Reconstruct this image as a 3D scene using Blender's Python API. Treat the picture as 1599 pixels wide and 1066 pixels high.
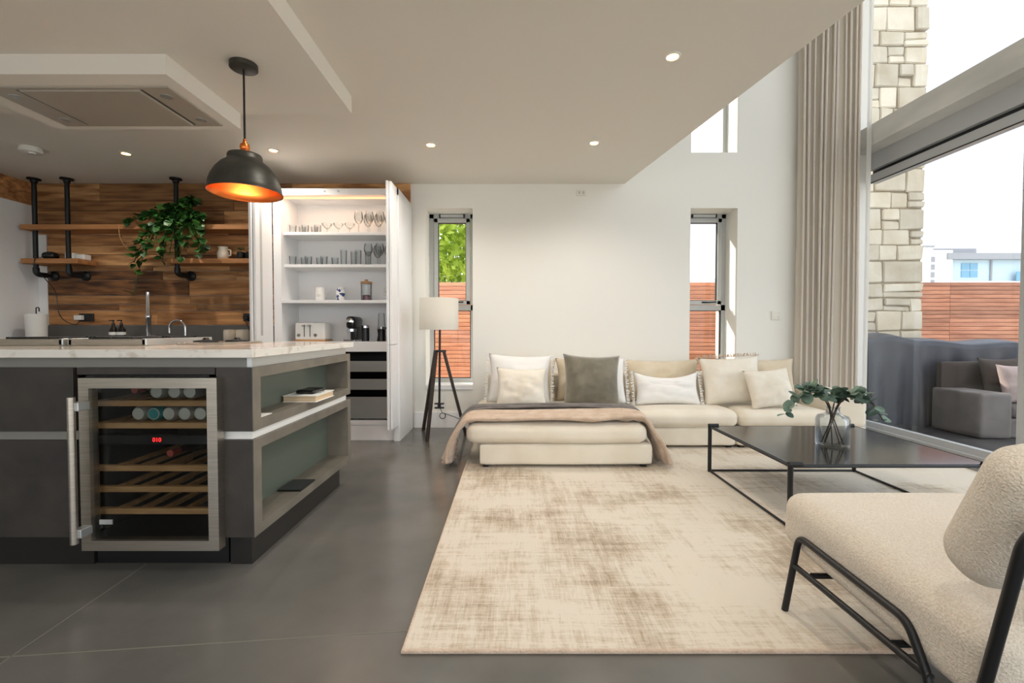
import bpy, bmesh, math, random
from mathutils import Vector, Matrix, noise
random.seed(7)
for o in list(bpy.data.objects): bpy.data.objects.remove(o, do_unlink=True)
S = bpy.context.scene
COL = S.collection
R = math.radians

# ------------------------------------------------------------------ camera
cd = bpy.data.cameras.new('camera'); cam = bpy.data.objects.new('camera', cd); COL.objects.link(cam)
cam.location = (0, 0, 1.05); cam.rotation_euler = (R(90 - 1.43), 0, 0)
cd.sensor_width = 36; cd.lens = 722 / 1599 * 36; cd.clip_start = .02; cd.clip_end = 400
S.camera = cam
# ------------------------------------------------------------------ world: bright thin overcast
S.view_settings.view_transform = 'Standard'; S.view_settings.look = 'None'
S.view_settings.gamma = 1; S.view_settings.use_curve_mapping = False
S.view_settings.exposure = 0.42
SKY = 1.9
w = bpy.data.worlds.new('sky'); S.world = w; w.use_nodes = True
nt = w.node_tree; nt.nodes.clear()
N = nt.nodes.new; L = nt.links.new
out = N('ShaderNodeOutputWorld'); bg = N('ShaderNodeBackground'); tc = N('ShaderNodeTexCoord')
mp = N('ShaderNodeMapping'); mp.inputs['Scale'].default_value = (1, 1, 2.6)
nz = N('ShaderNodeTexNoise'); nz.inputs['Scale'].default_value = 2.2; nz.inputs['Detail'].default_value = 6
cr = N('ShaderNodeValToRGB')
cr.color_ramp.elements[0].position = .36; cr.color_ramp.elements[0].color = (.60, .70, .84, 1)
cr.color_ramp.elements[1].position = .58; cr.color_ramp.elements[1].color = (1, 1, 1, 1)
L(tc.outputs['Generated'], mp.inputs[0]); L(mp.outputs[0], nz.inputs[0]); L(nz.outputs[0], cr.inputs[0])
L(cr.outputs[0], bg.inputs[0]); bg.inputs[1].default_value = SKY; L(bg.outputs[0], out.inputs[0])
# sun: comes from behind the back wall, from the left, so it only grazes the window reveals
sd = bpy.data.lights.new('sun', 'SUN'); sun = bpy.data.objects.new('sun', sd); COL.objects.link(sun)
sd.energy = 5.0; sd.angle = R(1.0); sd.color = (1, .93, .82)
sun.rotation_euler = Vector((.62, -.58, -.53)).to_track_quat('-Z', 'Y').to_euler()

# ------------------------------------------------------------------ materials
def lin(c):
    f = lambda v: v / 12.92 if v <= .04045 else ((v + .055) / 1.055) ** 2.4
    return tuple(f(v / 255) for v in c[:3]) + (1,)
def pm(name, c1, c2=None, rough=.6, metal=0, scale=4, stretch=(1, 1, 1), lo=.4, hi=.6, bump=0, bscale=None, rnd=0,
       detail=5, emit=0, alpha=None, sheen=0, spec=.5, bstretch=None, coat=0, transl=0):
    """procedural principled material: two tones blended by noise, fine relief, per-object variation"""
    m = bpy.data.materials.new(name); m.use_nodes = True; t = m.node_tree; b = t.nodes['Principled BSDF']
    N = t.nodes.new; L = t.links.new
    b.inputs['Roughness'].default_value = rough; b.inputs['Metallic'].default_value = metal
    b.inputs['Specular IOR Level'].default_value = spec
    b.inputs['Coat Weight'].default_value = coat; b.inputs['Coat Roughness'].default_value = .1
    if sheen: b.inputs['Sheen Weight'].default_value = sheen; b.inputs['Sheen Roughness'].default_value = .5
    tc = N('ShaderNodeTexCoord'); mp = N('ShaderNodeMapping'); L(tc.outputs['Object'], mp.inputs[0])
    mp.inputs['Scale'].default_value = stretch
    nz = N('ShaderNodeTexNoise'); nz.inputs['Scale'].default_value = scale; nz.inputs['Detail'].default_value = detail
    L(mp.outputs[0], nz.inputs[0])
    cr = N('ShaderNodeValToRGB'); L(nz.outputs[0], cr.inputs[0])
    cr.color_ramp.elements[0].position = lo; cr.color_ramp.elements[1].position = hi
    cr.color_ramp.elements[0].color = lin(c1); cr.color_ramp.elements[1].color = lin(c2 or c1)
    col = cr.outputs[0]
    if rnd:
        oi = N('ShaderNodeObjectInfo'); hs = N('ShaderNodeHueSaturation')
        mr = N('ShaderNodeMapRange'); L(oi.outputs['Random'], mr.inputs[0]); mr.inputs[3].default_value = 1 - rnd; mr.inputs[4].default_value = 1 + rnd
        L(mr.outputs[0], hs.inputs['Value']); L(col, hs.inputs['Color']); col = hs.outputs[0]
        ad = N('ShaderNodeVectorMath'); ad.operation = 'ADD'; sc = N('ShaderNodeVectorMath'); sc.operation = 'SCALE'
        cb = N('ShaderNodeCombineXYZ'); [L(oi.outputs['Random'], cb.inputs[i]) for i in range(3)]
        L(cb.outputs[0], sc.inputs[0]); sc.inputs['Scale'].default_value = 37
        L(tc.outputs['Object'], ad.inputs[0]); L(sc.outputs[0], ad.inputs[1]); L(ad.outputs[0], mp.inputs[0])
    L(col, b.inputs['Base Color'])
    if emit: L(col, b.inputs['Emission Color']); b.inputs['Emission Strength'].default_value = emit
    if bump:
        bn = N('ShaderNodeTexNoise'); bn.inputs['Scale'].default_value = bscale or scale * 8; bn.inputs['Detail'].default_value = 3
        m2 = N('ShaderNodeMapping'); m2.inputs['Scale'].default_value = bstretch or stretch; L(tc.outputs['Object'], m2.inputs[0]); L(m2.outputs[0], bn.inputs[0])
        bp = N('ShaderNodeBump'); bp.inputs['Strength'].default_value = bump; bp.inputs['Distance'].default_value = .01
        L(bn.outputs[0], bp.inputs['Height']); L(bp.outputs[0], b.inputs['Normal'])
    if transl:
        tr = N('ShaderNodeBsdfTranslucent'); L(col, tr.inputs[0]); mx = N('ShaderNodeMixShader'); mx.inputs[0].default_value = transl
        L(b.outputs[0], mx.inputs[1]); L(tr.outputs[0], mx.inputs[2]); L(mx.outputs[0], t.nodes['Material Output'].inputs[0])
    return m
def glass_mat(name, tint=(1, 1, 1, 1), refl=.9, rough=.0):
    m = bpy.data.materials.new(name); m.use_nodes = True; t = m.node_tree; t.nodes.remove(t.nodes['Principled BSDF'])
    N = t.nodes.new; L = t.links.new
    tr = N('ShaderNodeBsdfTransparent'); tr.inputs[0].default_value = tint
    gl = N('ShaderNodeBsdfGlossy'); gl.inputs['Roughness'].default_value = rough
    fr = N('ShaderNodeLayerWeight'); fr.inputs[0].default_value = .25
    ma = N('ShaderNodeMath'); ma.operation = 'MULTIPLY_ADD'; L(fr.outputs['Fresnel'], ma.inputs[0]); ma.inputs[1].default_value = refl * .75; ma.inputs[2].default_value = .015
    mx = N('ShaderNodeMixShader'); L(ma.outputs[0], mx.inputs[0]); L(tr.outputs[0], mx.inputs[1]); L(gl.outputs[0], mx.inputs[2])
    L(mx.outputs[0], t.nodes['Material Output'].inputs[0]); return m
M = dict(
    wall=pm('white wall paint', (238, 236, 229), rough=.85, bump=.03, bscale=300),
    ceil=pm('ceiling paint', (232, 226, 216), rough=.9),
    concrete=pm('polished concrete', (88, 87, 84), (117, 113, 107), rough=.2, scale=1.6, lo=.3, hi=.72, bump=.02, bscale=60, detail=8),
    rail=pm('grey anodised rail', (132, 130, 122), rough=.45),
    joint=pm('floor joint sealant', (118, 113, 103), rough=.7),
    plank=pm('reclaimed board', (124, 78, 42), (206, 152, 98), rough=.75, scale=2.2, stretch=(1, 6, 11), lo=.30, hi=.70, rnd=.42, bump=.25, bscale=14, detail=9),
    plankd=pm('dark reclaimed board', (66, 42, 26), (146, 98, 58), rough=.8, scale=3.2, stretch=(1, 4, 7), lo=.36, hi=.66, rnd=.25, bump=.3, bscale=14, detail=9),
    plankp=pm('pale reclaimed board', (140, 92, 52), (216, 166, 112), rough=.75, scale=2.6, stretch=(1, 5, 9), lo=.34, hi=.62, rnd=.18, bump=.25, bscale=14, detail=9),
    shelf=pm('shelf timber', (150, 96, 52), (196, 140, 88), rough=.65, scale=3, stretch=(1, 5, 8), lo=.3, hi=.7, bump=.1, detail=7),
    white=pm('white lacquer', (240, 240, 240), rough=.35),
    whitegloss=pm('white gloss plastic', (240, 239, 234), rough=.25),
    dark=pm('dark textured laminate', (46, 42, 39), (61, 55, 50), rough=.5, scale=9, lo=.3, hi=.7, bump=.05),
    frame_lam=pm('grey brown laminate', (104, 98, 88), (124, 117, 105), rough=.5, scale=7, lo=.3, hi=.7),
    niche=pm('grey green niche panel', (92, 100, 90), rough=.3),
    plinth=pm('dark plinth', (34, 32, 30), rough=.3),
    alu=pm('brushed aluminium', (196, 198, 196), rough=.35, metal=.7),
    steel=pm('brushed stainless steel', (176, 168, 156), (190, 182, 170), rough=.34, metal=1, scale=6, stretch=(1, 1, 40)),
    chrome=pm('chrome', (215, 215, 218), rough=.1, metal=1),
    black=pm('black metal', (24, 24, 26), rough=.4, spec=.4),
    blackpl=pm('black plastic', (18, 18, 19), rough=.3),
    iron=pm('dark iron pipe', (42, 44, 46), rough=.42, metal=.6),
    marble=pm('pale veined quartz', (200, 191, 178), (226, 221, 212), rough=.12, scale=14, lo=.33, hi=.44, detail=10),
    slate=pm('grey upstand', (98, 96, 92), rough=.5),
    glass=glass_mat('window glass', (.97, .98, .98, 1), .16),
    fridgeglass=glass_mat('tinted fridge glass', (.80, .82, .82, 1), .45),
    clear=glass_mat('clear drinking glass', (.94, .95, .95, 1), 1.0),
    vase=glass_mat('vase glass', (.95, .97, .98, 1), .8),
    grey=pm('grey window frame', (188, 190, 188), rough=.45),
    greyd=pm('grey door frame', (192, 193, 194), rough=.4),
    beam=pm('fair-faced concrete beam', (206, 204, 199), (230, 228, 223), rough=.7, scale=2.5, stretch=(1, .6, 2), lo=.3, hi=.7),
    seal=pm('dark rubber seal', (20, 22, 26), rough=.5),
    cedar=pm('cedar slat', (172, 108, 80), (204, 142, 110), rough=.6, scale=3, stretch=(1, 4, 9), lo=.3, hi=.7, rnd=.2),
    stone=pm('rubble stone', (196, 182, 158), (224, 216, 200), rough=.9, scale=3, lo=.3, hi=.7, rnd=.16, bump=.6, bscale=12),
    mortar=pm('lime mortar', (164, 150, 126), rough=.95, bump=.3, bscale=40),
    sofa=pm('cream linen weave', (222, 212, 193), (232, 224, 208), rough=.9, scale=5, lo=.3, hi=.7, bump=.15, bscale=260, sheen=.2),
    beige=pm('beige linen', (206, 190, 163), (216, 202, 178), rough=.9, scale=5, bump=.15, bscale=260, sheen=.2),
    linen=pm('off-white linen', (226, 217, 200), (233, 226, 212), rough=.9, scale=6, bump=.2, bscale=240, sheen=.2),
    whitelin=pm('white linen', (238, 236, 232), rough=.9, bump=.2, bscale=240, sheen=.2),
    velvet=pm('olive grey velvet', (104, 98, 82), (122, 115, 98), rough=.8, scale=7, bump=.1, bscale=200, sheen=.6),
    fleece=pm('pinkish beige fleece', (196, 170, 146), (216, 194, 172), rough=.95, scale=14, lo=.3, hi=.7, bump=.8, bscale=130, sheen=.4),
    throw=pm('charcoal grey throw', (92, 86, 82), (112, 106, 100), rough=.9, scale=8, bump=.2, bscale=200, sheen=.3),
    boucle=pm('cream boucle', (212, 199, 181), (228, 217, 200), rough=.95, scale=190, lo=.35, hi=.6, bump=.7, bscale=190, sheen=.3, detail=2),
    curtain=pm('curtain cloth', (242, 236, 227), rough=.9, bump=.1, bscale=300, transl=.55),
    sheer=pm('sheer white cloth', (248, 247, 244), rough=.9, transl=.6),
    tabletop=pm('blackened steel tabletop', (34, 34, 36), (44, 44, 46), rough=.13, metal=.4, scale=3, stretch=(1, 6, 1), spec=.7),
    bronze=pm('weathered dark bronze', (58, 58, 54), (74, 72, 66), rough=.45, metal=.6, scale=9),
    copper=pm('copper', (226, 128, 66), rough=.28, metal=1),
    shade=pm('white lamp shade cloth', (238, 235, 226), rough=.9, transl=.35),
    legwood=pm('dark stained timber', (46, 38, 34), (58, 48, 42), rough=.5, scale=8, stretch=(6, 6, 1)),
    leaf=pm('pothos leaf', (26, 62, 24), (58, 100, 40), rough=.4, scale=6, rnd=.35),
    euca=pm('eucalyptus leaf', (62, 86, 74), (104, 126, 106), rough=.55, scale=8, rnd=.35),
    stem=pm('plant stem', (60, 48, 36), rough=.7),
    tree=pm('yellow-green tree leaf', (140, 172, 50), (204, 220, 96), rough=.6, scale=2, lo=.35, hi=.65, transl=.4),  # two yellow-green leaf tones blended by noise
    bark=pm('bark', (70, 56, 42), rough=.9),
    cream=pm('cream glazed ceramic', (222, 212, 194), rough=.35),
    paper=pm('paper', (240, 238, 232), rough=.8),
    cover=pm('navy furniture cover', (30, 33, 47), (44, 47, 62), rough=.45, scale=4, bump=.2, bscale=9, bstretch=(1, 1, .15)),
    outgrey=pm('grey outdoor fabric', (104, 98, 96), (116, 110, 108), rough=.9, bump=.05, bscale=300),
    outbrown=pm('dark brown outdoor fabric', (62, 52, 48), rough=.9, bump=.05, bscale=300),
    outpink=pm('greyish pink outdoor fabric', (170, 152, 148), rough=.9, bump=.05, bscale=300),
    deck=pm('dark composite decking', (52, 50, 52), (64, 61, 62), rough=.45, scale=3, stretch=(1, 12, 1)),
    paving=pm('pale terrace paving', (204, 200, 190), (216, 212, 202), rough=.8, scale=2),
    render=pm('white building render', (232, 232, 226), rough=.9),
    bluewall=pm('pale blue cladding', (188, 208, 220), rough=.8),
    roofgrey=pm('grey metal roof', (150, 152, 158), rough=.6),
    bluewin=pm('blue tinted glazing', (110, 160, 190), rough=.15),
    tan=pm('pale wooden rack', (178, 132, 82), (196, 150, 100), rough=.5, scale=6, stretch=(1, 6, 8)),
    canend=pm('can end', (206, 202, 190), rough=.35, metal=.6),
    teal=pm('teal can', (60, 150, 150), rough=.35, metal=.4),
    red=pm('red foil', (170, 70, 56), rough=.4),
    led=pm('red display', (255, 40, 40), emit=3),
    lampglow=pm('lit lamp lens', (255, 214, 150), emit=9),
    ledstrip=pm('warm light strip', (255, 196, 140), emit=1),
    bottle=pm('amber black bottle', (26, 22, 20), rough=.15),
    blueprint=pm('blue and white glaze', (40, 66, 120), (236, 236, 236), rough=.25, scale=26, lo=.47, hi=.5),
    purple=pm('purple sweets', (88, 44, 62), (130, 80, 92), rough=.6, scale=60),
    hood=pm('satin steel hood panel', (176, 168, 156), rough=.4, metal=.1),
    covers=pm('dark book cover', (30, 30, 34), rough=.3),
    pages=pm('page edges', (214, 186, 148), (226, 202, 168), rough=.8, scale=4, stretch=(1, 1, 80)),
    socket=pm('socket plastic', (232, 228, 218), rough=.4),
)
# rug: worn viscose, blotches stretched along warp and weft
def rug_mat():
    m = bpy.data.materials.new('worn viscose rug'); m.use_nodes = True; t = m.node_tree; b = t.nodes['Principled BSDF']
    N = t.nodes.new; L = t.links.new; tc = N('ShaderNodeTexCoord')
    def nzz(st, sc, det=6, ro=.6):
        mp = N('ShaderNodeMapping'); mp.inputs['Scale'].default_value = st; L(tc.outputs['Object'], mp.inputs[0])
        n = N('ShaderNodeTexNoise'); n.inputs['Scale'].default_value = sc; n.inputs['Detail'].default_value = det; n.inputs['Roughness'].default_value = ro
        L(mp.outputs[0], n.inputs[0]); return n.outputs[0]
    def mth(op, a, bb):
        x = N('ShaderNodeMath'); x.operation = op
        for i, v in enumerate((a, bb)):
            if isinstance(v, (int, float)): x.inputs[i].default_value = v
            else: L(v, x.inputs[i])
        return x.outputs[0]
    blot = nzz((1, 1, 1), 1.7, 5, .55); wx = nzz((1, 14, 1), 2.2, 6, .7); wy = nzz((14, 1, 1), 2.2, 6, .7); fine = nzz((1, 1, 1), 55, 3)
    fx = nzz((6, 70, 1), 2.0, 4, .7); fy = nzz((70, 6, 1), 2.0, 4, .7)
    s = mth('ADD', mth('MULTIPLY', blot, .85), mth('ADD', mth('MULTIPLY', wx, .35), mth('MULTIPLY', wy, .35)))
    s = mth('ADD', s, mth('ADD', mth('MULTIPLY', fx, .25), mth('MULTIPLY', fy, .25)))
    s = mth('ADD', s, mth('MULTIPLY', fine, .12))
    cr = N('ShaderNodeValToRGB'); L(s, cr.inputs[0])
    e = cr.color_ramp.elements; e[0].position = .80; e[0].color = lin((158, 138, 112)); e[1].position = .97; e[1].color = lin((217, 207, 190))
    k = e.new(.88); k.color = lin((194, 179, 156))
    mu = N('ShaderNodeMath'); mu.operation = 'MULTIPLY'; L(s, mu.inputs[0]); mu.inputs[1].default_value = .86; L(mu.outputs[0], cr.inputs[0])
    L(cr.outputs[0], b.inputs['Base Color']); b.inputs['Roughness'].default_value = .75; b.inputs['Sheen Weight'].default_value = .25
    bp = N('ShaderNodeBump'); bp.inputs['Strength'].default_value = .35; bp.inputs['Distance'].default_value = .006; L(mth('ADD', fx, fy), bp.inputs['Height']); L(bp.outputs[0], b.inputs['Normal'])
    return m
M['rug'] = rug_mat()

# ------------------------------------------------------------------ helpers
def wloc(o):
    v = Vector((0, 0, 0))
    while o: v += o.location; o = o.parent
    return v
def link(o, parent=None):
    COL.objects.link(o)
    if parent: o.parent = parent
    return o
def tag(o, label, cat, group=None):
    o['label'] = label; o['category'] = cat
    if group: o['group'] = group
    return o
def thing(name, label, cat, loc, group=None):
    o = bpy.data.objects.new(name, None); o.empty_display_size = .1; o.location = loc; link(o)
    return tag(o, label, cat, group)
class B:
    """collects shapes in world coordinates; build() makes ONE mesh object"""
    def __init__(s): s.bm = bmesh.new()
    def box(s, x0, x1, y0, y1, z0, z1, bev=0, seg=2, mat=None):
        g = bmesh.ops.create_cube(s.bm, size=1)
        bmesh.ops.scale(s.bm, vec=(abs(x1 - x0), abs(y1 - y0), abs(z1 - z0)), verts=g['verts'])
        bmesh.ops.translate(s.bm, vec=((x0 + x1) / 2, (y0 + y1) / 2, (z0 + z1) / 2), verts=g['verts'])
        vs = g['verts']
        if mat is not None: bmesh.ops.transform(s.bm, matrix=mat, verts=vs)
        if bev:
            es = list({e for v in vs for e in v.link_edges})
            bmesh.ops.bevel(s.bm, geom=es, offset=bev, segments=seg, affect='EDGES', profile=.5)
        return s
    def tube(s, pts, r, n=10, closed=False, cap=True):
        pts = [Vector(p) for p in pts]; rs = r if isinstance(r, (list, tuple)) else [r] * len(pts)
        rings = []; up = None
        for i, p in enumerate(pts):
            a = pts[i - 1] if (i or closed) else p; c = pts[(i + 1) % len(pts)] if (i < len(pts) - 1 or closed) else p
            d = (c - a).normalized()
            if up is None:
                up = Vector((0, 0, 1)) if abs(d.z) < .9 else Vector((1, 0, 0))
            x = up.cross(d).normalized(); y = d.cross(x).normalized(); up = y
            rings.append([s.bm.verts.new(p + (x * math.cos(k * 2 * math.pi / n) + y * math.sin(k * 2 * math.pi / n)) * rs[i]) for k in range(n)])
        m = len(rings)
        for i in range(m if closed else m - 1):
            a, b = rings[i], rings[(i + 1) % m]
            for k in range(n): s.bm.faces.new((a[k], a[(k + 1) % n], b[(k + 1) % n], b[k]))
        if cap and not closed:
            s.bm.faces.new(rings[0][::-1]); s.bm.faces.new(rings[-1])
        return s
    def lathe(s, prof, c, n=24, axis='Z', cap=True):
        rings = []
        for r, h in prof:
            ring = []
            for k in range(n):
                a = 2 * math.pi * k / n; u, v = r * math.cos(a), r * math.sin(a)
                p = (u, v, h) if axis == 'Z' else (u, h, v)
                ring.append(s.bm.verts.new(Vector(c) + Vector(p)))
            rings.append(ring)
        for a, b in zip(rings, rings[1:]):
            for k in range(n): s.bm.faces.new((a[k], a[(k + 1) % n], b[(k + 1) % n], b[k]))
        for ring in (rings[0], rings[-1]) if cap else ():
            if (ring[0].co - ring[n // 2].co).length > 1e-5: s.bm.faces.new(ring)
        return s
    def prism(s, poly, z0, z1):
        a = [s.bm.verts.new((x, y, z0)) for x, y in poly]; b = [s.bm.verts.new((x, y, z1)) for x, y in poly]
        s.bm.faces.new(a); s.bm.faces.new(b[::-1])
        for i in range(len(a)): s.bm.faces.new((a[i], b[i], b[(i + 1) % len(a)], a[(i + 1) % len(a)]))
        return s
    def soft(s, x0, x1, y0, y1, z0, z1, r=.05, n=14, puff=0, wob=0, mat=None):
        """upholstered block: rounded box with a slightly crowned, uneven surface"""
        old = set(s.bm.verts); g = bmesh.ops.create_cube(s.bm, size=2)
        es = list({e for v in g['verts'] for e in v.link_edges})
        bmesh.ops.subdivide_edges(s.bm, edges=es, cuts=n, use_grid_fill=True)
        allv = [v for v in s.bm.verts if v not in old]
        h = Vector(((x1 - x0) / 2, (y1 - y0) / 2, (z1 - z0) / 2)); c = Vector(((x0 + x1) / 2, (y0 + y1) / 2, (z0 + z1) / 2))
        rr = min(r, *h)
        for v in allv:
            u = Vector([math.copysign(abs(q) ** .75, q) for q in v.co])
            p = Vector((u.x * h.x, u.y * h.y, u.z * h.z))
            q = Vector([max(-h[i] + rr, min(h[i] - rr, p[i])) for i in range(3)]); d = p - q
            if d.length > 1e-9: p = q + d.normalized() * rr
            if puff:
                k = (1 - u.x ** 2) * (1 - u.y ** 2)
                p.z += math.copysign(puff * k, p.z) * (abs(u.z) > .9)
                p.y += math.copysign(puff * .5 * (1 - u.x ** 2) * (1 - u.z ** 2), p.y) * (abs(u.y) > .9)
            p += c
            if wob: p += noise.noise_vector(p * 4.0) * wob
            v.co = mat @ p if mat is not None else p
        return s
    def quad(s, *p):
        s.bm.faces.new([s.bm.verts.new(v) for v in p]); return s
    def grid(s, f, nu, nv, closed=False):
        g = [[s.bm.verts.new(f(i / nu, j / nv)) for j in range(nv + 1)] for i in range(nu + 1)]
        for i in range(nu):
            for j in range(nv): s.bm.faces.new((g[i][j], g[i + 1][j], g[i + 1][j + 1], g[i][j + 1]))
        return s
    def build(s, name, mat, parent=None, smooth=False, origin=None, thick=0):
        bmesh.ops.recalc_face_normals(s.bm, faces=s.bm.faces)
        if thick: bmesh.ops.solidify(s.bm, geom=list(s.bm.faces), thickness=thick)
        off = wloc(parent) if parent else Vector(origin or (0, 0, 0))
        if off.length: bmesh.ops.translate(s.bm, vec=-off, verts=s.bm.verts)
        me = bpy.data.meshes.new(name); s.bm.to_mesh(me); s.bm.free()
        me.materials.append(M[mat] if isinstance(mat, str) else mat)
        if smooth:
            for p in me.polygons: p.use_smooth = True
            if smooth != 'all':
                me.set_sharp_from_angle(angle=R(40))
        o = bpy.data.objects.new(name, me)
        if not parent and origin: o.location = origin
        return link(o, parent)
def struct(o):
    o['kind'] = 'structure'; return o
def copy_tree(o, loc, parent=None):
    c = o.copy(); COL.objects.link(c); c.parent = parent
    if parent is None: c.location = loc
    for ch in o.children: copy_tree(ch, None, c)
    return c
def arc(pts, k=6, rad=.04):
    """polyline with rounded corners"""
    pts = [Vector(p) for p in pts]; res = [pts[0]]
    for a, b, c in zip(pts, pts[1:], pts[2:]):
        u = (a - b).normalized() * min(rad, (a - b).length / 2); v = (c - b).normalized() * min(rad, (c - b).length / 2)
        for i in range(k + 1):
            t = i / k; res.append((b + u) * (1 - t) ** 2 + b * 2 * t * (1 - t) + (b + v) * t * t)
    return res + [pts[-1]]

# ================================================================== STRUCTURE
YB = 4.95; ZC = 2.60; XL = -5.55; XR = 3.80; YR = -3.2; ZT = 5.3; YO = 5.45
floor = struct(B().box(XL, XR + .1, YR, YO, -.12, 0).build('floor', 'concrete'))
for p, q in (((-1.55, .2), (-1.64, 2.05)), ((-3.6, 1.26), (2.9, 1.92))):
    p, q = Vector((*p, 0)), Vector((*q, 0)); d = (q - p).normalized(); n = Vector((-d.y, d.x, 0)) * .002
    B().prism([((p + n).x, (p + n).y), ((p - n).x, (p - n).y), ((q - n).x, (q - n).y), ((q + n).x, (q + n).y)], -.004, .0012).build('joint', 'joint', floor)
def wall_holes(b, x0, x1, z0, z1, y0, y1, holes):
    xs = sorted({x0, x1, *[h[0] for h in holes], *[h[1] for h in holes]}); zs = sorted({z0, z1, *[h[2] for h in holes], *[h[3] for h in holes]})
    for a, c in zip(xs, xs[1:]):
        for e, f in zip(zs, zs[1:]):
            if not any(h[0] <= a and c <= h[1] and h[2] <= e and f <= h[3] for h in holes): b.box(a, c, y0, y1, e, f)
    return b
W1 = (-.925, -.42, .41, 2.345); W2 = (1.90, 2.40, .41, 2.345); W3 = (1.90, 2.40, 2.93, 4.7)
wall_back = struct(wall_holes(B(), XL, XR, 0, ZT, YB, YO, [W1, W2, W3]).build('wall_back', 'wall'))
struct(B().box(XL - .2, XL, YR, YO, 0, ZT).build('wall_left', 'wall'))
struct(wall_holes(B(), XL, XR, 0, ZT, YR - .2, YR, [(-4.6, 3.4, .1, 2.5), (-.5, 3.4, 2.9, 5.0)]).build('wall_front', 'wall'))  # unseen rear wall; wide openings added to let soft sky light in
edge = lambda y: 1.193 + (YB - y) * .1707
ceiling = struct(B().prism([(XL, YR), (edge(YR), YR), (edge(YB), YB), (XL, YB)], ZC, 2.95).build('ceiling', 'ceil'))
B().box(XL, -1.065, YR, 3.11, 2.487, ZC).build('dropped_panel', 'ceil', ceiling)
B().box(-3.02, -1.805, 2.446, 3.109, 2.383, 2.487).build('extractor_casing', 'ceil', ceiling)
struct(B().box(XL, XR + .1, YR, YO, ZT, ZT + .2).build('ceiling', 'ceil'))
struct(B().box(-1.05, XR - .1, YB - .014, YB, 0, .17, .003).build('baseboard_back', 'white'))
# plank cladding on the back wall of the kitchen
zs = [1.10, 1.258, 1.323, 1.415, 1.582, 1.675, 1.73, 1.848, 1.945, 2.06, 2.16, 2.31, 2.412, 2.598]
for i, (a, c) in enumerate(zip(zs, zs[1:])):
    x = -5.068 if a > 2.4 else -5.028 if a >= 2.06 else -4.935; xe = -1.075 if a > 2.3 else -2.1
    while x < xe - .01:
        l = random.uniform(.7, 2.1); x2 = min(x + l, xe)
        if xe - x2 < .3: x2 = xe
        t = random.uniform(.018, .026)
        B().box(x + .001, x2 - .001, YB - t, YB, a + .002, c - .002, .003, 1).build('plank', 'plankd' if (i == 3 and x2 < -3.3) or random.random() < .14 else random.choice(('plank', 'plankp')), wall_back)
        x = x2
B().box(-5.033, -4.937, YB - .022, YB, .93, 2.058).build('filler_strip', 'white', wall_back)
bulk = struct(B().box(XL, -5.09, 2.2, YB, 2.36, ZC).build('trim_1', 'wall'))
for a, c in ((2.362, 2.48), (2.482, 2.598)): B().box(-5.09, -5.068, 2.2, YB - .03, a, c, .002, 1).build('plank', 'plank', bulk)
# windows in the back wall
def window(name, x0, x1, z0, z1, zt=None, y=5.22):
    f = B(); w_ = .045
    f.box(x0, x0 + w_, y, y + .07, z0, z1).box(x1 - w_, x1, y, y + .07, z0, z1).box(x0, x1, y, y + .07, z1 - w_, z1).box(x0, x1, y - .01, y + .07, z0, z0 + w_)
    if zt: f.box(x0, x1, y, y + .07, zt - .03, zt + .03)
    o = struct(f.build(name, 'grey'))
    if zt:
        s = B(); a, b_, c, d = x0 + .05, x1 - .05, zt + .035, z1 - .05; v = .045
        s.box(a, a + v, y - .018, y + .03, c, d, .004).box(b_ - v, b_, y - .018, y + .03, c, d, .004).box(a, b_, y - .018, y + .03, d - v, d, .004).box(a, b_, y - .018, y + .03, c, c + v, .004)
        s.build('opening_sash', 'grey', o)
        B().box(a + v - .012, b_ - v + .012, y - .004, y + .012, c + v - .012, d - v + .012).build('seal', 'seal', o) if False else None
        B().box(a + v - .005, b_ - v + .005, y + .010, y + .016, c + v - .005, d - v + .005).build('pane', 'glass', o)
        B().box(x0 + w_ - .005, x1 - w_ + .005, y + .03, y + .036, z0 + w_ - .005, zt - .025).build('pane', 'glass', o)
        g = B()
        for (p0, p1, q0, q1) in ((x0 + w_, x0 + w_ + .008, z0 + w_, zt - .03), (x1 - w_ - .008, x1 - w_, z0 + w_, zt - .03), (x0 + w_, x1 - w_, zt - .038, zt - .03), (x0 + w_, x1 - w_, z0 + w_, z0 + w_ + .008),
                                 (a + v, a + v + .007, c + v, d - v), (b_ - v - .007, b_ - v, c + v, d - v), (a + v, b_ - v, d - v - .007, d - v), (a + v, b_ - v, c + v, c + v + .007)):
            g.box(p0, p1, y + .002, y + .03, q0, q1)
        g.build('seal', 'seal', o)
        m = (x0 + x1) / 2
        h = B().box(m - .02, m + .05, y - .034, y - .016, zt + .052, zt + .068, .004).tube([(m + .03, y - .035, zt + .06), (m + .03, y - .05, zt + .058), (m + .13, y - .05, zt + .062)], .008)
        h.build('handle', 'black', o)
        B().box(x0 + .12, x1 - .12, y - .022, y - .001, z1 - .036, z1 - .006, .004).build('trickle_vent', 'alu', o)
        for sx in (x0 + .11, x1 - .125): B().box(sx, sx + .016, y - .024, y - .001, z1 - .04, z1 - .004).build('vent_end', 'black', o)
    else:
        B().box(x0 + w_ - .005, x1 - w_ + .005, y + .03, y + .036, z0 + w_ - .005, z1 - w_ + .005).build('pane', 'glass', o)
    return o
window('window_1', W1[0], W1[1], W1[2] + .05, W1[3], 1.30)
window('window_2', W2[0], W2[1], W2[2] + .05, W2[3], 1.30)
window('window_3', W3[0], W3[1], W3[2] + .01, W3[3])
for i, W in enumerate((W1, W2)): struct(B().box(W[0], W[1], YB - .012, 5.22, W[2], W[2] + .05, .004).build('trim_%d' % (2 + i), 'white'))
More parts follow.
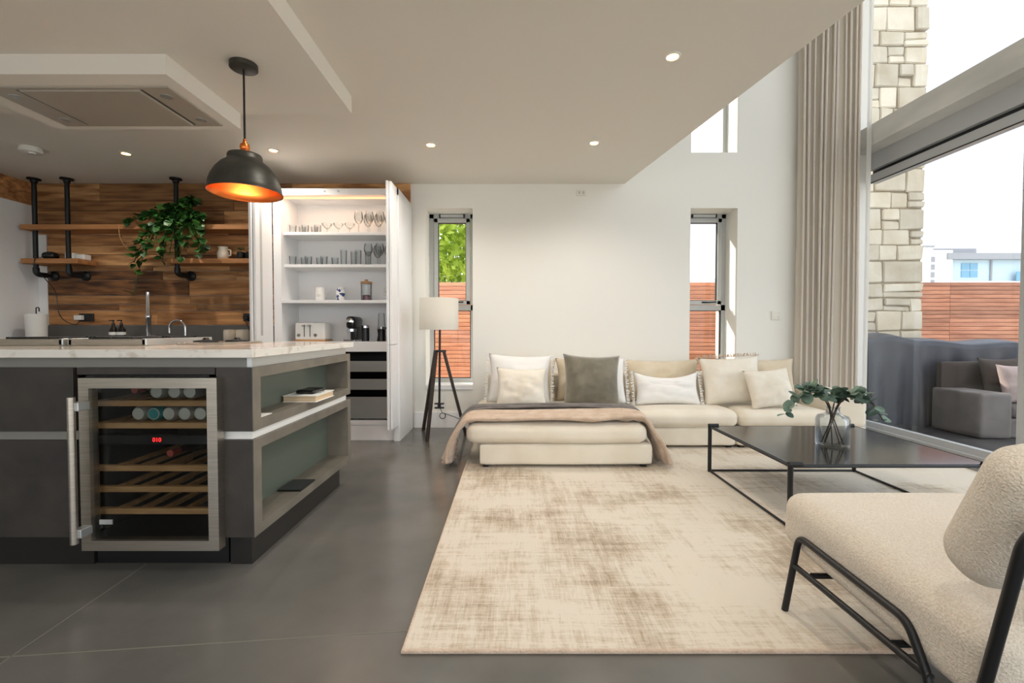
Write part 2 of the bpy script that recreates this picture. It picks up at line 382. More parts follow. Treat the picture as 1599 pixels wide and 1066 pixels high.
# glazed side wall: sliding door, concrete beam, upper glazing
struct(B().box(3.60, 3.88, YR, YB, 2.90, 3.11, .006).build('trim_4', 'beam'))
door = struct(B().box(3.78, 3.88, YR, YB, 2.73, 2.90).box(3.80, 3.88, YR, YB, 2.60, 2.69).box(3.76, 3.90, YR, YB, 0, .022).build('door_1', 'greyd'))
B().box(3.83, 3.88, YR, YB, 2.69, 2.73).build('track_slot', 'seal', door)
B().box(3.795, 3.80, YR, YB, 2.596, 2.606).build('seal', 'seal', door)
for y0, y1 in ((3.36, 3.47), (1.35, 1.46), (-.7, -.59), (-2.6, -2.5)):
    B().box(3.80, 3.86, y0, y1, .022, 2.60, .004).build('stile', 'greyd', door)
for y0, y1 in ((3.47, YO), (1.46, 3.36), (-.59, 1.35), (-2.5, -.7)):
    B().box(3.802, 3.858, y0, y1, .022, .075).build('bottom_rail', 'greyd', door)
    B().box(3.825, 3.831, y0 - .01, y1 + .01, .06, 2.61).build('pane', 'glass', door)
up = struct(B().box(3.80, 3.88, YR, YB, 3.11, 3.16).box(3.80, 3.88, YR, YB, 5.2, ZT).build('window_4', 'greyd'))
for y in (3.36, 1.4, -.6): B().box(3.80, 3.88, y, y + .07, 3.16, 5.2).build('mullion', 'greyd', up)
for y0, y1 in ((3.43, YO), (1.47, 3.36), (-.53, 1.4), (YR, -.6)): B().box(3.835, 3.841, y0, y1, 3.15, 5.21).build('pane', 'glass', up)
# ================================================================== OUTSIDE
struct(B().box(-60, 120, YO, 140, -.25, -.04).box(XR + .1, 120, -30, YO, -.25, -.04).box(-60, XL - .2, -30, YO, -.25, -.04).box(XL - .2, XR + .1, -30, YR - .2, -.25, -.04).build('terrace_ground', 'paving'))
struct(B().box(XR + .11, 9.5, 1.0, 5.72, -.04, -.02).build('terrace_decking', 'deck'))
pil = thing('stone_pillar', 'tall pale rubble stone pillar outside the sliding glass door', 'pillar', (4.6, 6, -.04))
B().box(4.02, 5.08, 5.775, 6.4, -.04, 5.6).build('mortar_core', 'mortar', pil)
z = -.04
while z < 5.5:
    h = random.uniform(.16, .30); x = 4.02 - random.uniform(0, .2)
    while x < 5.09:
        wd = random.uniform(.17, .44); x2 = min(x + wd, 5.1)
        if 5.1 - x2 < .13: x2 = 5.1
        pieces = [(z, z + h)] if random.random() < .72 else [(z, z + h * .42), (z + h * .42, z + h)]
        for a, c in pieces:
            b = B().box(x + .007, x2 - .007, 5.74 + random.uniform(-.015, .015), 5.9, a + .007, c - .007)
            for v in b.bm.verts: v.co += Vector((random.uniform(-.011, .011), 0, random.uniform(-.011, .011)))
            bmesh.ops.bevel(b.bm, geom=list(b.bm.edges), offset=.009, segments=2, affect='EDGES')
            b.build('stone', 'stone', pil)
        x = x2
    z += h
# cedar fence
YF = 7.0
for k, (x0, x1, lab) in enumerate(((-2.4, .647, 'cedar slat fence panel outside the window behind the floor lamp'), (.65, 3.6, 'cedar slat fence panel outside the window above the sofa'), (3.603, 6.62, 'cedar slat fence panel beyond the stone pillar'), (6.623, 9.6, 'cedar slat fence panel behind the outdoor sofa'))):
    f = thing('slat_fence', lab, 'fence', ((x0 + x1) / 2, YF, -.04), 'cedar slat fence panels')
    me = None; pitch = .0605; n = 29
    for i in range(n):
        z = 1.77 - (i + 1) * pitch
        if me is None:
            o = B().box(x0, x1, YF, YF + .02, z + .003, z + pitch - .003, .002, 1).build('slat', 'cedar', f); me = o; z00 = z
        else:
            o = me.copy(); COL.objects.link(o); o.location = (0, 0, z - z00)
    B().box(x0 + .01, x1 - .01, YF + .021, YF + .03, .0, 1.76).build('backing_board', 'bark', f)
    for x in (x0 + .05, (x0 + x1) / 2, x1 - .13): B().box(x, x + .08, YF + .03, YF + .1, -.04, 1.74).build('post', 'bark', f)
tr = thing('leafy_tree', 'bright yellow-green leafy tree beyond the cedar fence', 'tree', (-1.2, 9.6, -.04))
B().tube([(-1.2, 9.6, -.04), (-1.15, 9.6, 1.2), (-1.25, 9.6, 2.4)], [.12, .09, .04]).build('trunk', 'bark', tr, True)
b = B()
for i in range(9000):
    while True:
        v = Vector([random.uniform(-1, 1) for _ in range(3)])
        if v.length < 1: break
    p = Vector((-1.2, 9.6, 2.7)) + Vector((v.x * 1.7, v.y * 1.2, v.z * 1.5)); q = Matrix.Rotation(random.uniform(0, 6.3), 3, Vector([random.uniform(-1, 1) for _ in range(3)]).normalized())
    s = random.uniform(.05, .095)
    b.quad(*[p + q @ Vector(c) * s for c in ((-1, 0, 0), (0, -.6, .1), (1, 0, 0), (0, .6, .1))])
b.build('crown', 'tree', tr)
bl = thing('far_building', 'white and pale blue modern building with grey roofs beyond the fence', 'building', (46, 48, -.04))
B().box(36, 40.6, 45, 52, 0, 9.1).box(40.6, 43.2, 45.5, 52, 0, 8.9).build('white_block', 'render', bl)
B().box(36, 40.9, 44.9, 52.1, 9.1, 9.25).build('parapet', 'roofgrey', bl)
B().box(43.2, 66, 46, 56, 0, 8.2).build('blue_wing', 'bluewall', bl)
B().box(42.6, 66.5, 45.3, 57, 8.0, 8.6, mat=Matrix.Rotation(0, 4, 'X')).build('wing_roof', 'roofgrey', bl)
B().box(43.5, 48, 48, 55, 8.6, 9.5).build('plant_room', 'roofgrey', bl)
B().box(43.2, 66, 45.6, 46, 0, 5.9).build('terrace_wall', 'render', bl)
for x in (44.5, 45.35):
    for z in (6.3, 7.05): B().box(x, x + .75, 45.93, 46.0, z, z + .65).build('window', 'bluewin', bl)
for i in range(4): B().box(40.9, 41.4, 45.43, 45.5, 5.5 + i * .75, 6.0 + i * .75).build('window', 'roofgrey', bl)
for i in range(7): B().box(49.5 + i * 1.1, 50.45 + i * 1.1, 45.5, 45.56, 5.9, 6.8).build('balustrade_panel', 'bluewin', bl)
B().tube([(47.4, 45.9, 0), (47.4, 45.9, 8.0)], .09).build('downpipe', 'roofgrey', bl)
hs = thing('far_house', 'low blue-roofed house far beyond the fence seen from the sofa window', 'house', (20, 48, -.04))
B().box(17.5, 24, 46, 52, 0, 5.6).build('walls', 'render', hs)
B().prism([(17.2, 45.6), (24.3, 45.6), (24.3, 52.4), (17.2, 52.4)], 5.6, 6.2).build('roof', 'bluewall', hs)
bl.location.z -= .04; hs.location.z -= .04
# outdoor furniture
cv = thing('covered_furniture', 'outdoor furniture under a draped dark navy cover beside the stone pillar', 'covered furniture', (4.9, 5.3, -.04))
def covf(u, v):
    x = 3.97 + u * 2.3
    top = .90 + .10 * math.exp(-((x - 4.25) / .22) ** 2) + .02 * math.sin(x * 7) - .05 * (x > 5.3) * (x - 5.3)
    if v < .4: t = v / .4; y = 5.15 - .04 * math.sin(u * 55) * (1 - t) - .03 * math.sin(u * 23 + 1) * (1 - t); z = -.021 + t * (top + .021)
    elif v < .6: t = (v - .4) / .2; y = 5.15 + t * .5; z = top + .04 * math.sin(t * math.pi)
    else: t = (v - .6) / .4; y = 5.65; z = top - t * (top + .021)
    return (x, y, z)
B().grid(covf, 120, 40).build('cover', 'cover', cv, 'all')
B().box(4.03, 6.2, 5.24, 5.58, -.02, .84).build('furniture_block', 'outbrown', cv)
os_ = thing('outdoor_sofa', 'grey upholstered outdoor sofa seen through the sliding door', 'sofa', (5, 4.6, -.04))
B().soft(4.58, 4.90, 4.50, 5.04, -.02, .43, .03).build('armrest', 'outgrey', os_, True)
B().soft(4.90, 6.5, 4.52, 5.04, -.02, .18, .03).build('base', 'outgrey', os_, True)
B().soft(4.91, 6.4, 4.50, 4.97, .18, .31, .05, puff=.01).build('seat_cushion', 'outgrey', os_, True)
B().soft(4.62, 6.5, 4.96, 5.04, .0, .71, .03).build('backrest', 'outbrown', os_, True)

# ================================================================== pillows
def pillow_fn(b, wd, h, t, Mx, seed=0, n=22, sag=.0):
    rnd = random.Random(seed); ox = rnd.uniform(0, 50)
    for side in (1, -1):
        def f(u, v):
            a, c = u * 2 - 1, v * 2 - 1
            px = a * wd / 2 * (1 - .10 * (1 - abs(c) ** 2) * abs(a) ** 3); pz = c * h / 2 * (1 - .10 * (1 - abs(a) ** 2) * abs(c) ** 3)
            if sag and c > 0: pz -= sag * (1 - a * a) * c
            k = max(0, (1 - abs(a) ** 2.6)) ** .55 * max(0, (1 - abs(c) ** 2.6)) ** .55
            y = side * t / 2 * k
            q = Vector((px, y, pz)); wv = noise.noise(Vector((a * 2.2 + ox, c * 2.2, side))) * .016 + noise.noise(Vector((a * 5 + ox, c * 5, side * 3))) * .009 + abs(noise.noise(Vector((a * 7 + ox, c * 3, side * 2)))) * -.012
            q.y += wv * k; return Mx @ q
        b.grid(f, n, n)
    bmesh.ops.remove_doubles(b.bm, verts=b.bm.verts, dist=.0005)
def pillow(name, label, wd, h, t, loc, mat, tilt=-18, yaw=0, roll=0, fringe=None, seed=0, cat='cushion', sag=0, sides='lr', parent=None, group=None):
    Mx = Matrix.Translation(loc) @ Matrix.Rotation(R(yaw), 4, 'Z') @ Matrix.Rotation(R(tilt), 4, 'X') @ Matrix.Rotation(R(roll), 4, 'Y')
    base = Vector((loc[0], loc[1], loc[2] - h / 2))
    if parent is None and fringe: root = thing(name, label, cat, base, group)
    else: root = parent
    b = B(); pillow_fn(b, wd, h, t, Mx, seed, sag=sag)
    o = b.build('cushion_body' if fringe else name, mat, root, 'all', origin=None if root else base)
    if fringe:
        f = B(); rnd = random.Random(seed + 5)
        def strand(a, c, dx, dz):
            p = Vector((a * wd / 2, rnd.uniform(-.006, .006), c * h / 2)); l = rnd.uniform(.55, 1.2) * .03
            q = p + Vector((dx + rnd.uniform(-.5, .5), rnd.uniform(-.4, .4), dz + rnd.uniform(-.5, .5))).normalized() * l
            f.tube([Mx @ p, Mx @ q], .0032, 4)
        k = int(h / .008)
        for i in range(k):
            c = -1 + 2 * i / (k - 1)
            if 'l' in sides: strand(-.985 + .065 * (1 - c * c) * 0, c, -1, 0)
            if 'r' in sides: strand(.985, c, 1, 0)
        k = int(wd / .008)
        for i in range(k):
            a = -1 + 2 * i / (k - 1)
            if 't' in sides: strand(a, .985, 0, 1)
            if 'b' in sides: strand(a, -.985, 0, -1)
        f.build('fringe', fringe, root)['kind'] = 'stuff'
        return root
    if parent is None: tag(o, label, cat, group)
    return o
pillow('outdoor_cushion', 'greyish pink cushion on the outdoor sofa', .42, .40, .14, (5.14, 4.66, .505), 'outpink', -14, seed=3)
pillow('outdoor_cushion', 'dark brown cushion behind the greyish pink one on the outdoor sofa', .46, .46, .13, (5.16, 4.845, .535), 'outbrown', -14, seed=4)

# ================================================================== KITCHEN
tall = thing('tall_cabinet', 'tall white cabinet with flat side panel beside the plank wall', 'cabinet', (-5.24, 4.3, 0))
B().box(XL + .01, -5.055, 2.2, 4.93, 0, 2.355, .003).build('body', 'white', tall)
B().box(-5.055, -5.032, 2.2, 4.93, .08, 2.353, .002).build('side_panel', 'white', tall)
bc = thing('base_cabinet_run', 'grey base cabinets under the worktop along the plank wall', 'cabinet', (-3.6, 4.65, 0))
B().box(-5.03, -2.31, 4.42, 4.92, .0, .885).build('body', 'frame_lam', bc)
for i in range(4): B().box(-5.025 + i * .678, -4.352 + i * .678, 4.40, 4.42, .1, .88, .002).build('door', 'frame_lam', bc)
wt = thing('worktop', 'grey worktop with upstand along the reclaimed plank wall', 'worktop', (-3.6, 4.65, .885))
B().box(-5.03, -2.30, 4.38, 4.92, .885, .925, .003).build('slab', 'slate', wt)
B().box(-5.03, -2.30, 4.90, 4.925, .925, 1.098, .002).build('upstand', 'slate', wt)
# kitchen island
isl = thing('kitchen_island', 'dark laminate kitchen island with open niches in its end', 'kitchen island', (-2.2, 2.6, 0))
X1 = -1.112; YI = 1.98; YE = 3.17
B().box(-3.4, -1.875, 2.05, 3.1, 0, .15).box(-1.262, -1.166, 2.05, 3.1, 0, .15).box(-1.875, -1.262, 2.56, 3.1, 0, .15).build('plinth', 'plinth', isl)
B().box(-3.4, -1.878, 2.01, 3.15, .15, .90).box(-1.876, -1.27, 2.58, 3.15, .15, .90).box(-1.27, -1.255, 2.02, 3.15, .15, .90).build('carcass', 'dark', isl)
B().box(-3.4, -1.150, 2.0, 3.13, .885, .932).build('recessed_rail', 'rail', isl)
B().box(-1.150, -1.128, 2.002, 3.13, .885, .932).build('recessed_rail', 'alu', isl)
B().box(-3.4, -1.885, 2.0, 2.02, .57, .62).build('recessed_rail', 'rail', isl)
B().box(-1.262, -1.128, 2.0, 3.13, .57, .615).build('recessed_rail', 'whitegloss', isl)
B().box(-3.4, -1.885, YI, 2.01, .613, .888, .002).build('drawer_front', 'dark', isl)
B().box(-3.4, -1.885, YI, 2.01, .152, .574, .002).build('drawer_front', 'dark', isl)
B().box(-1.868, -1.276, YI, 2.01, .858, .888, .002).build('filler_panel', 'dark', isl)
for z0, z1 in ((.613, .888), (.152, .576)):
    t = .045
    n = B().box(-1.27, X1 - .004, YI, YI + .03, z0, z1)
    n.build('end_panel', 'dark', isl)
    f = B().box(-1.26, X1, YI + .03, YE, z0, z0 + t).box(-1.26, X1, YI + .03, YE, z1 - t, z1).box(-1.26, X1, YI + .03, YI + .06, z0 + t, z1 - t).box(-1.26, X1, YE - .05, YE, z0 + t, z1 - t)
    f.box(X1 - .004, X1, YI, YI + .03, z0, z1)
    f.build('niche_frame', 'frame_lam', isl)
    B().box(-1.262, -1.252, YI + .06, YE - .05, z0 + t, z1 - t).build('niche_back', 'niche', isl)
top = tag(B().box(-3.5, -1.098, 1.955, 3.2, .932, .967, .002).build('island_worktop', 'marble'), 'pale veined quartz worktop on the kitchen island', 'worktop')
# wine fridge
wf = thing('wine_fridge', 'stainless framed glass-door wine fridge built into the island', 'wine fridge', (-1.57, 2.2, 0))
x0, x1 = -1.868, -1.276
B().box(x0, x0 + .03, 1.99, 2.56, .12, .855).box(x1 - .03, x1, 1.99, 2.56, .12, .855).box(x0, x1, 1.99, 2.56, .83, .855).box(x0, x1, 1.99, 2.56, .12, .15).box(x0, x1, 2.53, 2.56, .12, .855).build('cavity', 'blackpl', wf)
B().box(x0, x1, 2.06, 2.56, 0, .12).build('plinth_grille', 'blackpl', wf)
d0, d1, yd, t = -1.822, -1.24, 1.935, .043
dz0, dz1 = .115, .848
fr = B()
def mitre(b, a, c, e, f, y0, y1):
    vs = [b.bm.verts.new((p[0], y, p[1])) for y in (y0, y1) for p in (a, c, e, f)]
    for q in ((0, 1, 2, 3), (4, 5, 6, 7), (0, 1, 5, 4), (1, 2, 6, 5), (2, 3, 7, 6), (3, 0, 4, 7)): b.bm.faces.new([vs[i] for i in q])
O = [(d0, dz0), (d1, dz0), (d1, dz1), (d0, dz1)]; I = [(d0 + t, dz0 + t), (d1 - t, dz0 + t), (d1 - t, dz1 - t), (d0 + t, dz1 - t)]
for i in range(4): mitre(fr, O[i], O[(i + 1) % 4], I[(i + 1) % 4], I[i], yd, yd + .045)
dr = fr.build('door', 'steel', wf)
B().box(d0 + t - .004, d1 - t + .004, yd + .012, yd + .018, dz0 + t - .004, dz1 - t + .004).build('glass', 'fridgeglass', dr)
B().tube([(d0 + .022, yd - .055, .17), (d0 + .022, yd - .055, .775)], .014, 14).build('handle', 'steel', dr, True)
for z in (.21, .735): B().box(d0 + .012, d0 + .05, yd - .055, yd, z - .018, z + .018, .003).build('handle_bracket', 'alu', dr)
B().box(d0 + .07, d0 + .125, yd + .008, yd + .0115, .225, .245).build('maker_label', 'alu', dr)
for i, z in enumerate((.715, .617, .428, .335, .237)):
    s = B().box(x0 + .035, x1 - .035, 2.02, 2.045, z, z + .026, .003).build('rack', 'tan', wf)
    g = B()
    sl = [x0 + .036 + k * .0549 for k in range(10)] if i < 2 else [x0 + .113 + k * .1 for k in range(5)]
    for xs_ in sl: g.box(xs_, xs_ + (.026 if i < 2 else .02), 2.04, 2.5, z + .008, z + .026)
    g.build('rack_slats', 'tan', s)
cp = B().box(x0 + .035, x1 - .035, 2.03, 2.06, .545, .585).build('control_panel', 'blackpl', wf)
tx = bpy.data.curves.new('digits', 'FONT'); tx.body = '010'; tx.size = .026; tx.align_x = 'CENTER'; tx.extrude = .0005
to = bpy.data.objects.new('digits', tx); COL.objects.link(to)
me = bpy.data.meshes.new_from_object(to.evaluated_get(bpy.context.evaluated_depsgraph_get())); bpy.data.objects.remove(to)
me.materials.clear(); me.materials.append(M['led']); do = bpy.data.objects.new('digits', me); link(do, cp)
do.location = Vector((-1.567, 2.0285, .557)) - wloc(cp); do.rotation_euler = (R(90), 0, 0)
def can(x, z, lab, mat='canend', group='cans in the wine fridge'):
    c = thing('drink_can', lab, 'can', (x, 2.1, z - .033), group)
    B().lathe([(.024, 2.055), (.026, 2.055), (.033, 2.065), (.033, 2.165), (.026, 2.175)], (x, 0, z), 20, 'Y').build('body', mat, c, True)
    B().lathe([(.0, 2.0575), (.019, 2.0575), (.0205, 2.062), (.0225, 2.062), (.0235, 2.053), (.0262, 2.053), (.027, 2.057)], (x, 0, z), 20, 'Y').build('lid', 'canend', c, True)
    B().box(x - .006, x + .006, 2.0555, 2.0575, z - .002, z + .014, .0005, 1).build('ring_pull', 'alu', c)
for x in (-1.585, -1.505, -1.436): can(x, .7745, 'metal drinks can lying on the top rack of the wine fridge', group='cans on the top rack')
for x in (-1.668, -1.531, -1.461, -1.391): can(x, .6765, 'metal drinks can lying on the second rack of the wine fridge', group='cans on the second rack')
can(-1.5995, .676, 'teal drinks can lying between silver cans in the wine fridge', 'teal', None)
def wbot(x, z, lab):
    o = thing('wine_bottle', lab, 'bottle', (x, 2.25, z - .038))
    B().lathe([(.038, 2.45), (.038, 2.25), (.030, 2.21), (.014, 2.17), (.014, 2.10)], (x, 0, z), 20, 'Y').build('body', 'bottle', o, True)
    B().lathe([(.0, 2.075), (.0155, 2.075), (.0155, 2.13)], (x, 0, z), 18, 'Y').build('foil_cap', 'red', o, True)
wbot(-1.545, .493, 'dark wine bottle with red foil on the middle rack of the fridge'); wbot(-1.70, .78, 'dark wine bottle with red foil on the top rack of the fridge')
# on the island: two hobs and a tray sink
for i, (hx, lab) in enumerate(((-2.58, 'steel edged gas hob nearer the tall white cabinet'), (-2.14, 'steel edged gas hob nearer the pendant lamp'))):
    h = thing('gas_hob', lab, 'hob', (hx, 2.7, .967), 'gas hobs on the island')
    B().box(hx - .205, hx + .205, 2.46, 2.98, .967, .982, .003).build('tray', 'steel', h)
    B().box(hx - .205, hx + .205, 2.44, 2.46, .967, 1.003, .004).build('front_trim', 'steel', h)
    for s in (-1, 1): B().box(hx + s * .196 - .012, hx + s * .196 + .012, 2.44, 2.98, .968, 1.005, .004).build('side_trim', 'alu', h)
    for y in (2.58, 2.85):
        B().lathe([(.045, .982), (.045, .992), (.025, .996), (0, .996)], (hx, y, 0)).build('burner', 'blackpl', h, True)
        g = B()
        for a in (-.1, 0, .1): g.box(hx + a - .006, hx + a + .006, y - .12, y + .12, .998, 1.012, .002, 1)
        for a in (-.11, .11): g.box(hx - .12, hx + .12, y + a - .006, y + a + .006, .998, 1.012, .002, 1).box(hx + a - .006, hx + a + .006, y - .12, y - .1, .98, 1.0).box(hx + a - .006, hx + a + .006, y + .1, y + .12, .98, 1.0)
        g.build('pan_support', 'black', h)
    for k in (-.06, .06): B().lathe([(.017, .982), (.015, 1.0), (0, 1.0)], (hx + k, 2.495, 0), 16).build('knob', 'blackpl', h, True)
h = thing('prep_tray', 'low steel tray with dark pan lids on the island', 'tray', (-1.79, 2.8, .967))
B().box(-1.89, -1.62, 2.6, 3.0, .967, .978, .003).build('tray', 'steel', h)
for x, y in ((-1.82, 2.75), (-1.70, 2.86)): B().lathe([(.065, .978), (.065, .986), (.02, .992), (.012, 1.004), (0, 1.004)], (x, y, 0)).build('lid', 'black', h, True)
# items on the back worktop
def cyl_thing(name, lab, cat, c, prof, mat, group=None, n=24):
    b = B().lathe(prof, (0, 0, 0), n); o = b.build(name, mat, None, True); o.location = c; return tag(o, lab, cat, group)
kr = thing('kitchen_roll', 'white kitchen roll on a holder beside the tall white cabinet', 'kitchen roll', (-4.79, 4.66, .925))
B().lathe([(.02, .935), (.078, .935), (.085, 1.21), (.02, 1.21)], (-4.79, 4.66, 0)).build('roll', 'paper', kr, True)
B().lathe([(.08, .925), (.08, .935), (0, .935)], (-4.79, 4.66, 0)).tube(arc([(-4.79, 4.66, .93), (-4.79, 4.66, 1.275), (-4.76, 4.66, 1.275), (-4.76, 4.66, 1.235)], rad=.012), .005, 8).build('holder', 'black', kr, True)
for x, lab in ((-3.965, 'dark pump soap bottle nearer the kitchen roll'), (-3.885, 'dark pump soap bottle nearer the tall tap')):
    s = thing('soap_bottle', lab, 'soap bottle', (x, 4.6, .925), 'pump bottles by the tap')
    B().lathe([(.034, .925), (.036, .93), (.036, 1.055), (.015, 1.085), (.013, 1.10), (0, 1.10)], (x, 4.6, 0)).build('body', 'bottle', s, True)
    B().lathe([(.0368, .95), (.0368, .985)], (x, 4.6, 0)).build('paper_label', 'paper', s, True); B().lathe([(.0368, 1.0), (.0368, 1.03)], (x, 4.6, 0)).build('paper_label', 'paper', s, True)
    B().lathe([(.014, 1.10), (.014, 1.118), (.005, 1.12), (.005, 1.14), (0, 1.14)], (x, 4.6, 0), 12).box(x - .04, x + .008, 4.593, 4.607, 1.138, 1.15, .002).build('pump', 'blackpl', s, True)
tp = thing('tall_tap', 'tall straight chrome boiling-water tap by the plank wall', 'tap', (-3.66, 4.66, .925))
B().lathe([(.03, .925), (.03, .95), (.022, .955), (.022, 1.16), (.026, 1.165), (.026, 1.2), (.02, 1.21), (.018, 1.43), (0, 1.43)], (-3.66, 4.66, 0)).build('column', 'chrome', tp, True)
B().tube([(-3.66, 4.66, .99), (-3.55, 4.62, .985)], .012).build('lever', 'chrome', tp, True)
tp = thing('arched_tap', 'chrome arched swan-neck tap by the plank wall', 'tap', (-3.3, 4.66, .925))
B().tube([(-3.29, 4.66, .925), (-3.29, 4.66, 1.03)] + [(-3.37 + .08 * math.cos(a), 4.66, 1.07 + .08 * math.sin(a)) for a in [i * math.pi / 14 for i in range(15)]] + [(-3.45, 4.66, 1.02)], .011, 10).build('spout', 'chrome', tp, True)
B().lathe([(.024, .925), (.024, .96), (.014, .965), (0, .965)], (-3.29, 4.66, 0)).build('base', 'chrome', tp, True)
for x, lab in ((-2.815, 'cream cylindrical canister nearer the taps'), (-2.692, 'cream cylindrical canister nearer the open larder')):
    c = thing('canister', lab, 'canister', (x, 4.62, .925), 'cream canisters on the worktop')
    B().lathe([(.056, .925), (.06, .93), (.06, 1.035), (.056, 1.04), (0, 1.04)], (x, 4.62, 0)).build('body', 'cream', c, True)
    B().lathe([(.058, 1.04), (.058, 1.052), (0, 1.055)], (x, 4.62, 0)).build('lid', 'cream', c, True)
for x, lab in ((-4.52, 'black wall socket with white plug on the planks'), (-2.775, 'black wall socket beside the open larder')):
    s = thing('wall_socket', lab, 'socket', (x, 4.92, 1.14), None)
    B().box(x - .075, x + .075, 4.908, 4.924, 1.14, 1.225, .003).build('plate', 'blackpl', s)
    for k in (-.036, .036): B().box(x + k - .006, x + k + .006, 4.905, 4.91, 1.195, 1.21, .001).build('switch', 'black', s)
    if x < -4: B().box(x - .09, x - .015, 4.865, 4.908, 1.155, 1.205, .006).build('plug', 'whitegloss', s)
    else: B().box(x - .06, x - .015, 4.87, 4.908, 1.16, 1.2, .006).build('plug', 'blackpl', s)
o = B().tube(arc([(-4.805, 4.75, 1.79), (-4.825, 4.69, 1.785), (-4.83, 4.688, 1.69), (-4.815, 4.80, 1.56), (-4.805, 4.89, 1.45), (-4.80, 4.895, 1.2), (-4.68, 4.893, 1.112), (-4.58, 4.885, 1.105), (-4.57, 4.885, 1.16)], rad=.1), .004, 6).build('power_cable', 'blackpl', None, True); tag(o, 'thin black cable hanging from the shelf to the white plug', 'cable')
o = B().tube(arc([(-2.81, 4.88, 1.165), (-2.77, 4.87, 1.05), (-2.66, 4.86, 1.0), (-2.60, 4.84, .932)], rad=.06), .004, 6).build('power_cable', 'blackpl', None, True); tag(o, 'thin black cable below the socket beside the canisters', 'cable')
# pipe shelving
def shelf(x0, x1, z, lab):
    return tag(B().box(x0, x1, 4.70, 4.927, z - .05, z, .004).build('wall_shelf', 'shelf'), lab, 'shelf', 'reclaimed timber shelves')
shelf(-4.975, -2.56, 2.118, 'long reclaimed timber shelf on iron pipes, the upper one'); shelf(-4.975, -4.40, 1.775, 'short timber shelf holding the black speaker'); shelf(-3.5, -2.56, 1.775, 'short timber shelf under the trailing plant')
for x, lab in ((-4.892, 'black iron pipe bracket through the shelf end beside the white cabinet'), (-4.555, 'black iron pipe bracket beside the white shelf blocks'), (-3.44, 'black iron pipe bracket behind the trailing plant')):
    p = thing('pipe_bracket', lab, 'bracket', (x, 4.77, 1.63), 'iron pipe brackets')
    B().tube([(x, 4.77, 2.585), (x, 4.77, 1.66)], .021, 14).build('pipe', 'iron', p, True)
    B().lathe([(.021, 2.55), (.028, 2.555), (.03, 2.58), (.056, 2.585), (.056, 2.598)], (x, 4.77, 0)).build('ceiling_flange', 'iron', p, True)
    B().tube(arc([(x, 4.77, 1.69), (x, 4.77, 1.62), (x + .02, 4.86, 1.62)], rad=.05), .027, 14).build('elbow', 'iron', p, True)
    B().tube([(x + .012, 4.82, 1.62), (x + .035, 4.925, 1.62)], .019, 14).build('stub_pipe', 'iron', p, True)
    B().lathe([(.028, 4.89), (.052, 4.91), (.052, 4.926)], (x + .035, 0, 1.62), 20, 'Y').build('wall_flange', 'iron', p, True)
sp = thing('smart_speaker', 'small black rounded speaker on the short shelf', 'speaker', (-4.75, 4.78, 1.775))
B().soft(-4.815, -4.685, 4.73, 4.83, 1.775, 1.85, .036, 8).build('body', 'blackpl', sp, True)
B().lathe([(.03, 1.8495), (.03, 1.8515), (0, 1.8515)], (-4.75, 4.78, 0)).build('top_ring', 'iron', sp)
for x, h, lab in ((-4.585, .075, 'white upright block on the short shelf beside the pipe'), (-4.47, .06, 'low white block at the end of the short shelf')):
    b = thing('white_box', lab, 'box', (x, 4.8, 1.775)); B().box(x - .045, x + .045, 4.80, 4.89, 1.775, 1.775 + h, .012, 3).build('body', 'whitegloss', b, True); B().box(x - .03, x + .03, 4.797, 4.801, 1.785, 1.79).build('seam', 'grey', b)
o = B().tube(arc([(-3.97, 4.697, 2.11), (-3.97, 4.695, 2.0), (-3.95, 4.75, 1.88), (-3.90, 4.90, 1.84)], rad=.06), .003, 6).build('hanging_string', 'tan', None, True); tag(o, 'pale string hanging from the long upper shelf', 'string')
jug = thing('white_jug', 'white jug on the short shelf beside the trailing plant', 'jug', (-2.98, 4.79, 1.775))
B().lathe([(.04, 1.775), (.052, 1.79), (.055, 1.84), (.04, 1.88), (.046, 1.905), (.04, 1.905), (.036, 1.88), (.0, 1.86)], (-2.98, 4.79, 0)).build('body', 'cream', jug, True)
B().tube([(-2.93, 4.79, 1.88), (-2.9, 4.79, 1.87), (-2.9, 4.79, 1.82), (-2.927, 4.79, 1.81)], .007, 8).build('handle', 'cream', jug, True)
for x, r, lab in ((-2.80, .04, 'dark planter with fine leaves beside the white jug'), (-2.70, .05, 'rounded dark planter between two others'), (-2.60, .042, 'dark planter at the shelf end beside the larder')):
    p = thing('small_planter', lab, 'plant', (x, 4.8, 1.775), 'dark planters on the short shelf')
    B().lathe([(r * .75, 1.775), (r, 1.79), (r, 1.85), (r * .85, 1.85), (r * .85, 1.835), (0, 1.835)], (x, 4.8, 0)).build('pot', 'iron', p, True)
    b = B()
    for k in range(26):
        a = random.uniform(0, 6.3); d = random.uniform(.0, r * .8); q = Vector((x + d * math.cos(a), 4.8 + d * math.sin(a), 1.845 + random.uniform(0, .05)))
        b.quad(*[q + Matrix.Rotation(random.uniform(0, 6), 3, 'Z') @ Matrix.Rotation(random.uniform(-1, 1), 3, 'X') @ Vector(c) * .02 for c in ((-1, 0, 0), (0, -.6, .2), (1, 0, 0), (0, .6, .2))])
    b.build('foliage', 'leaf', p)
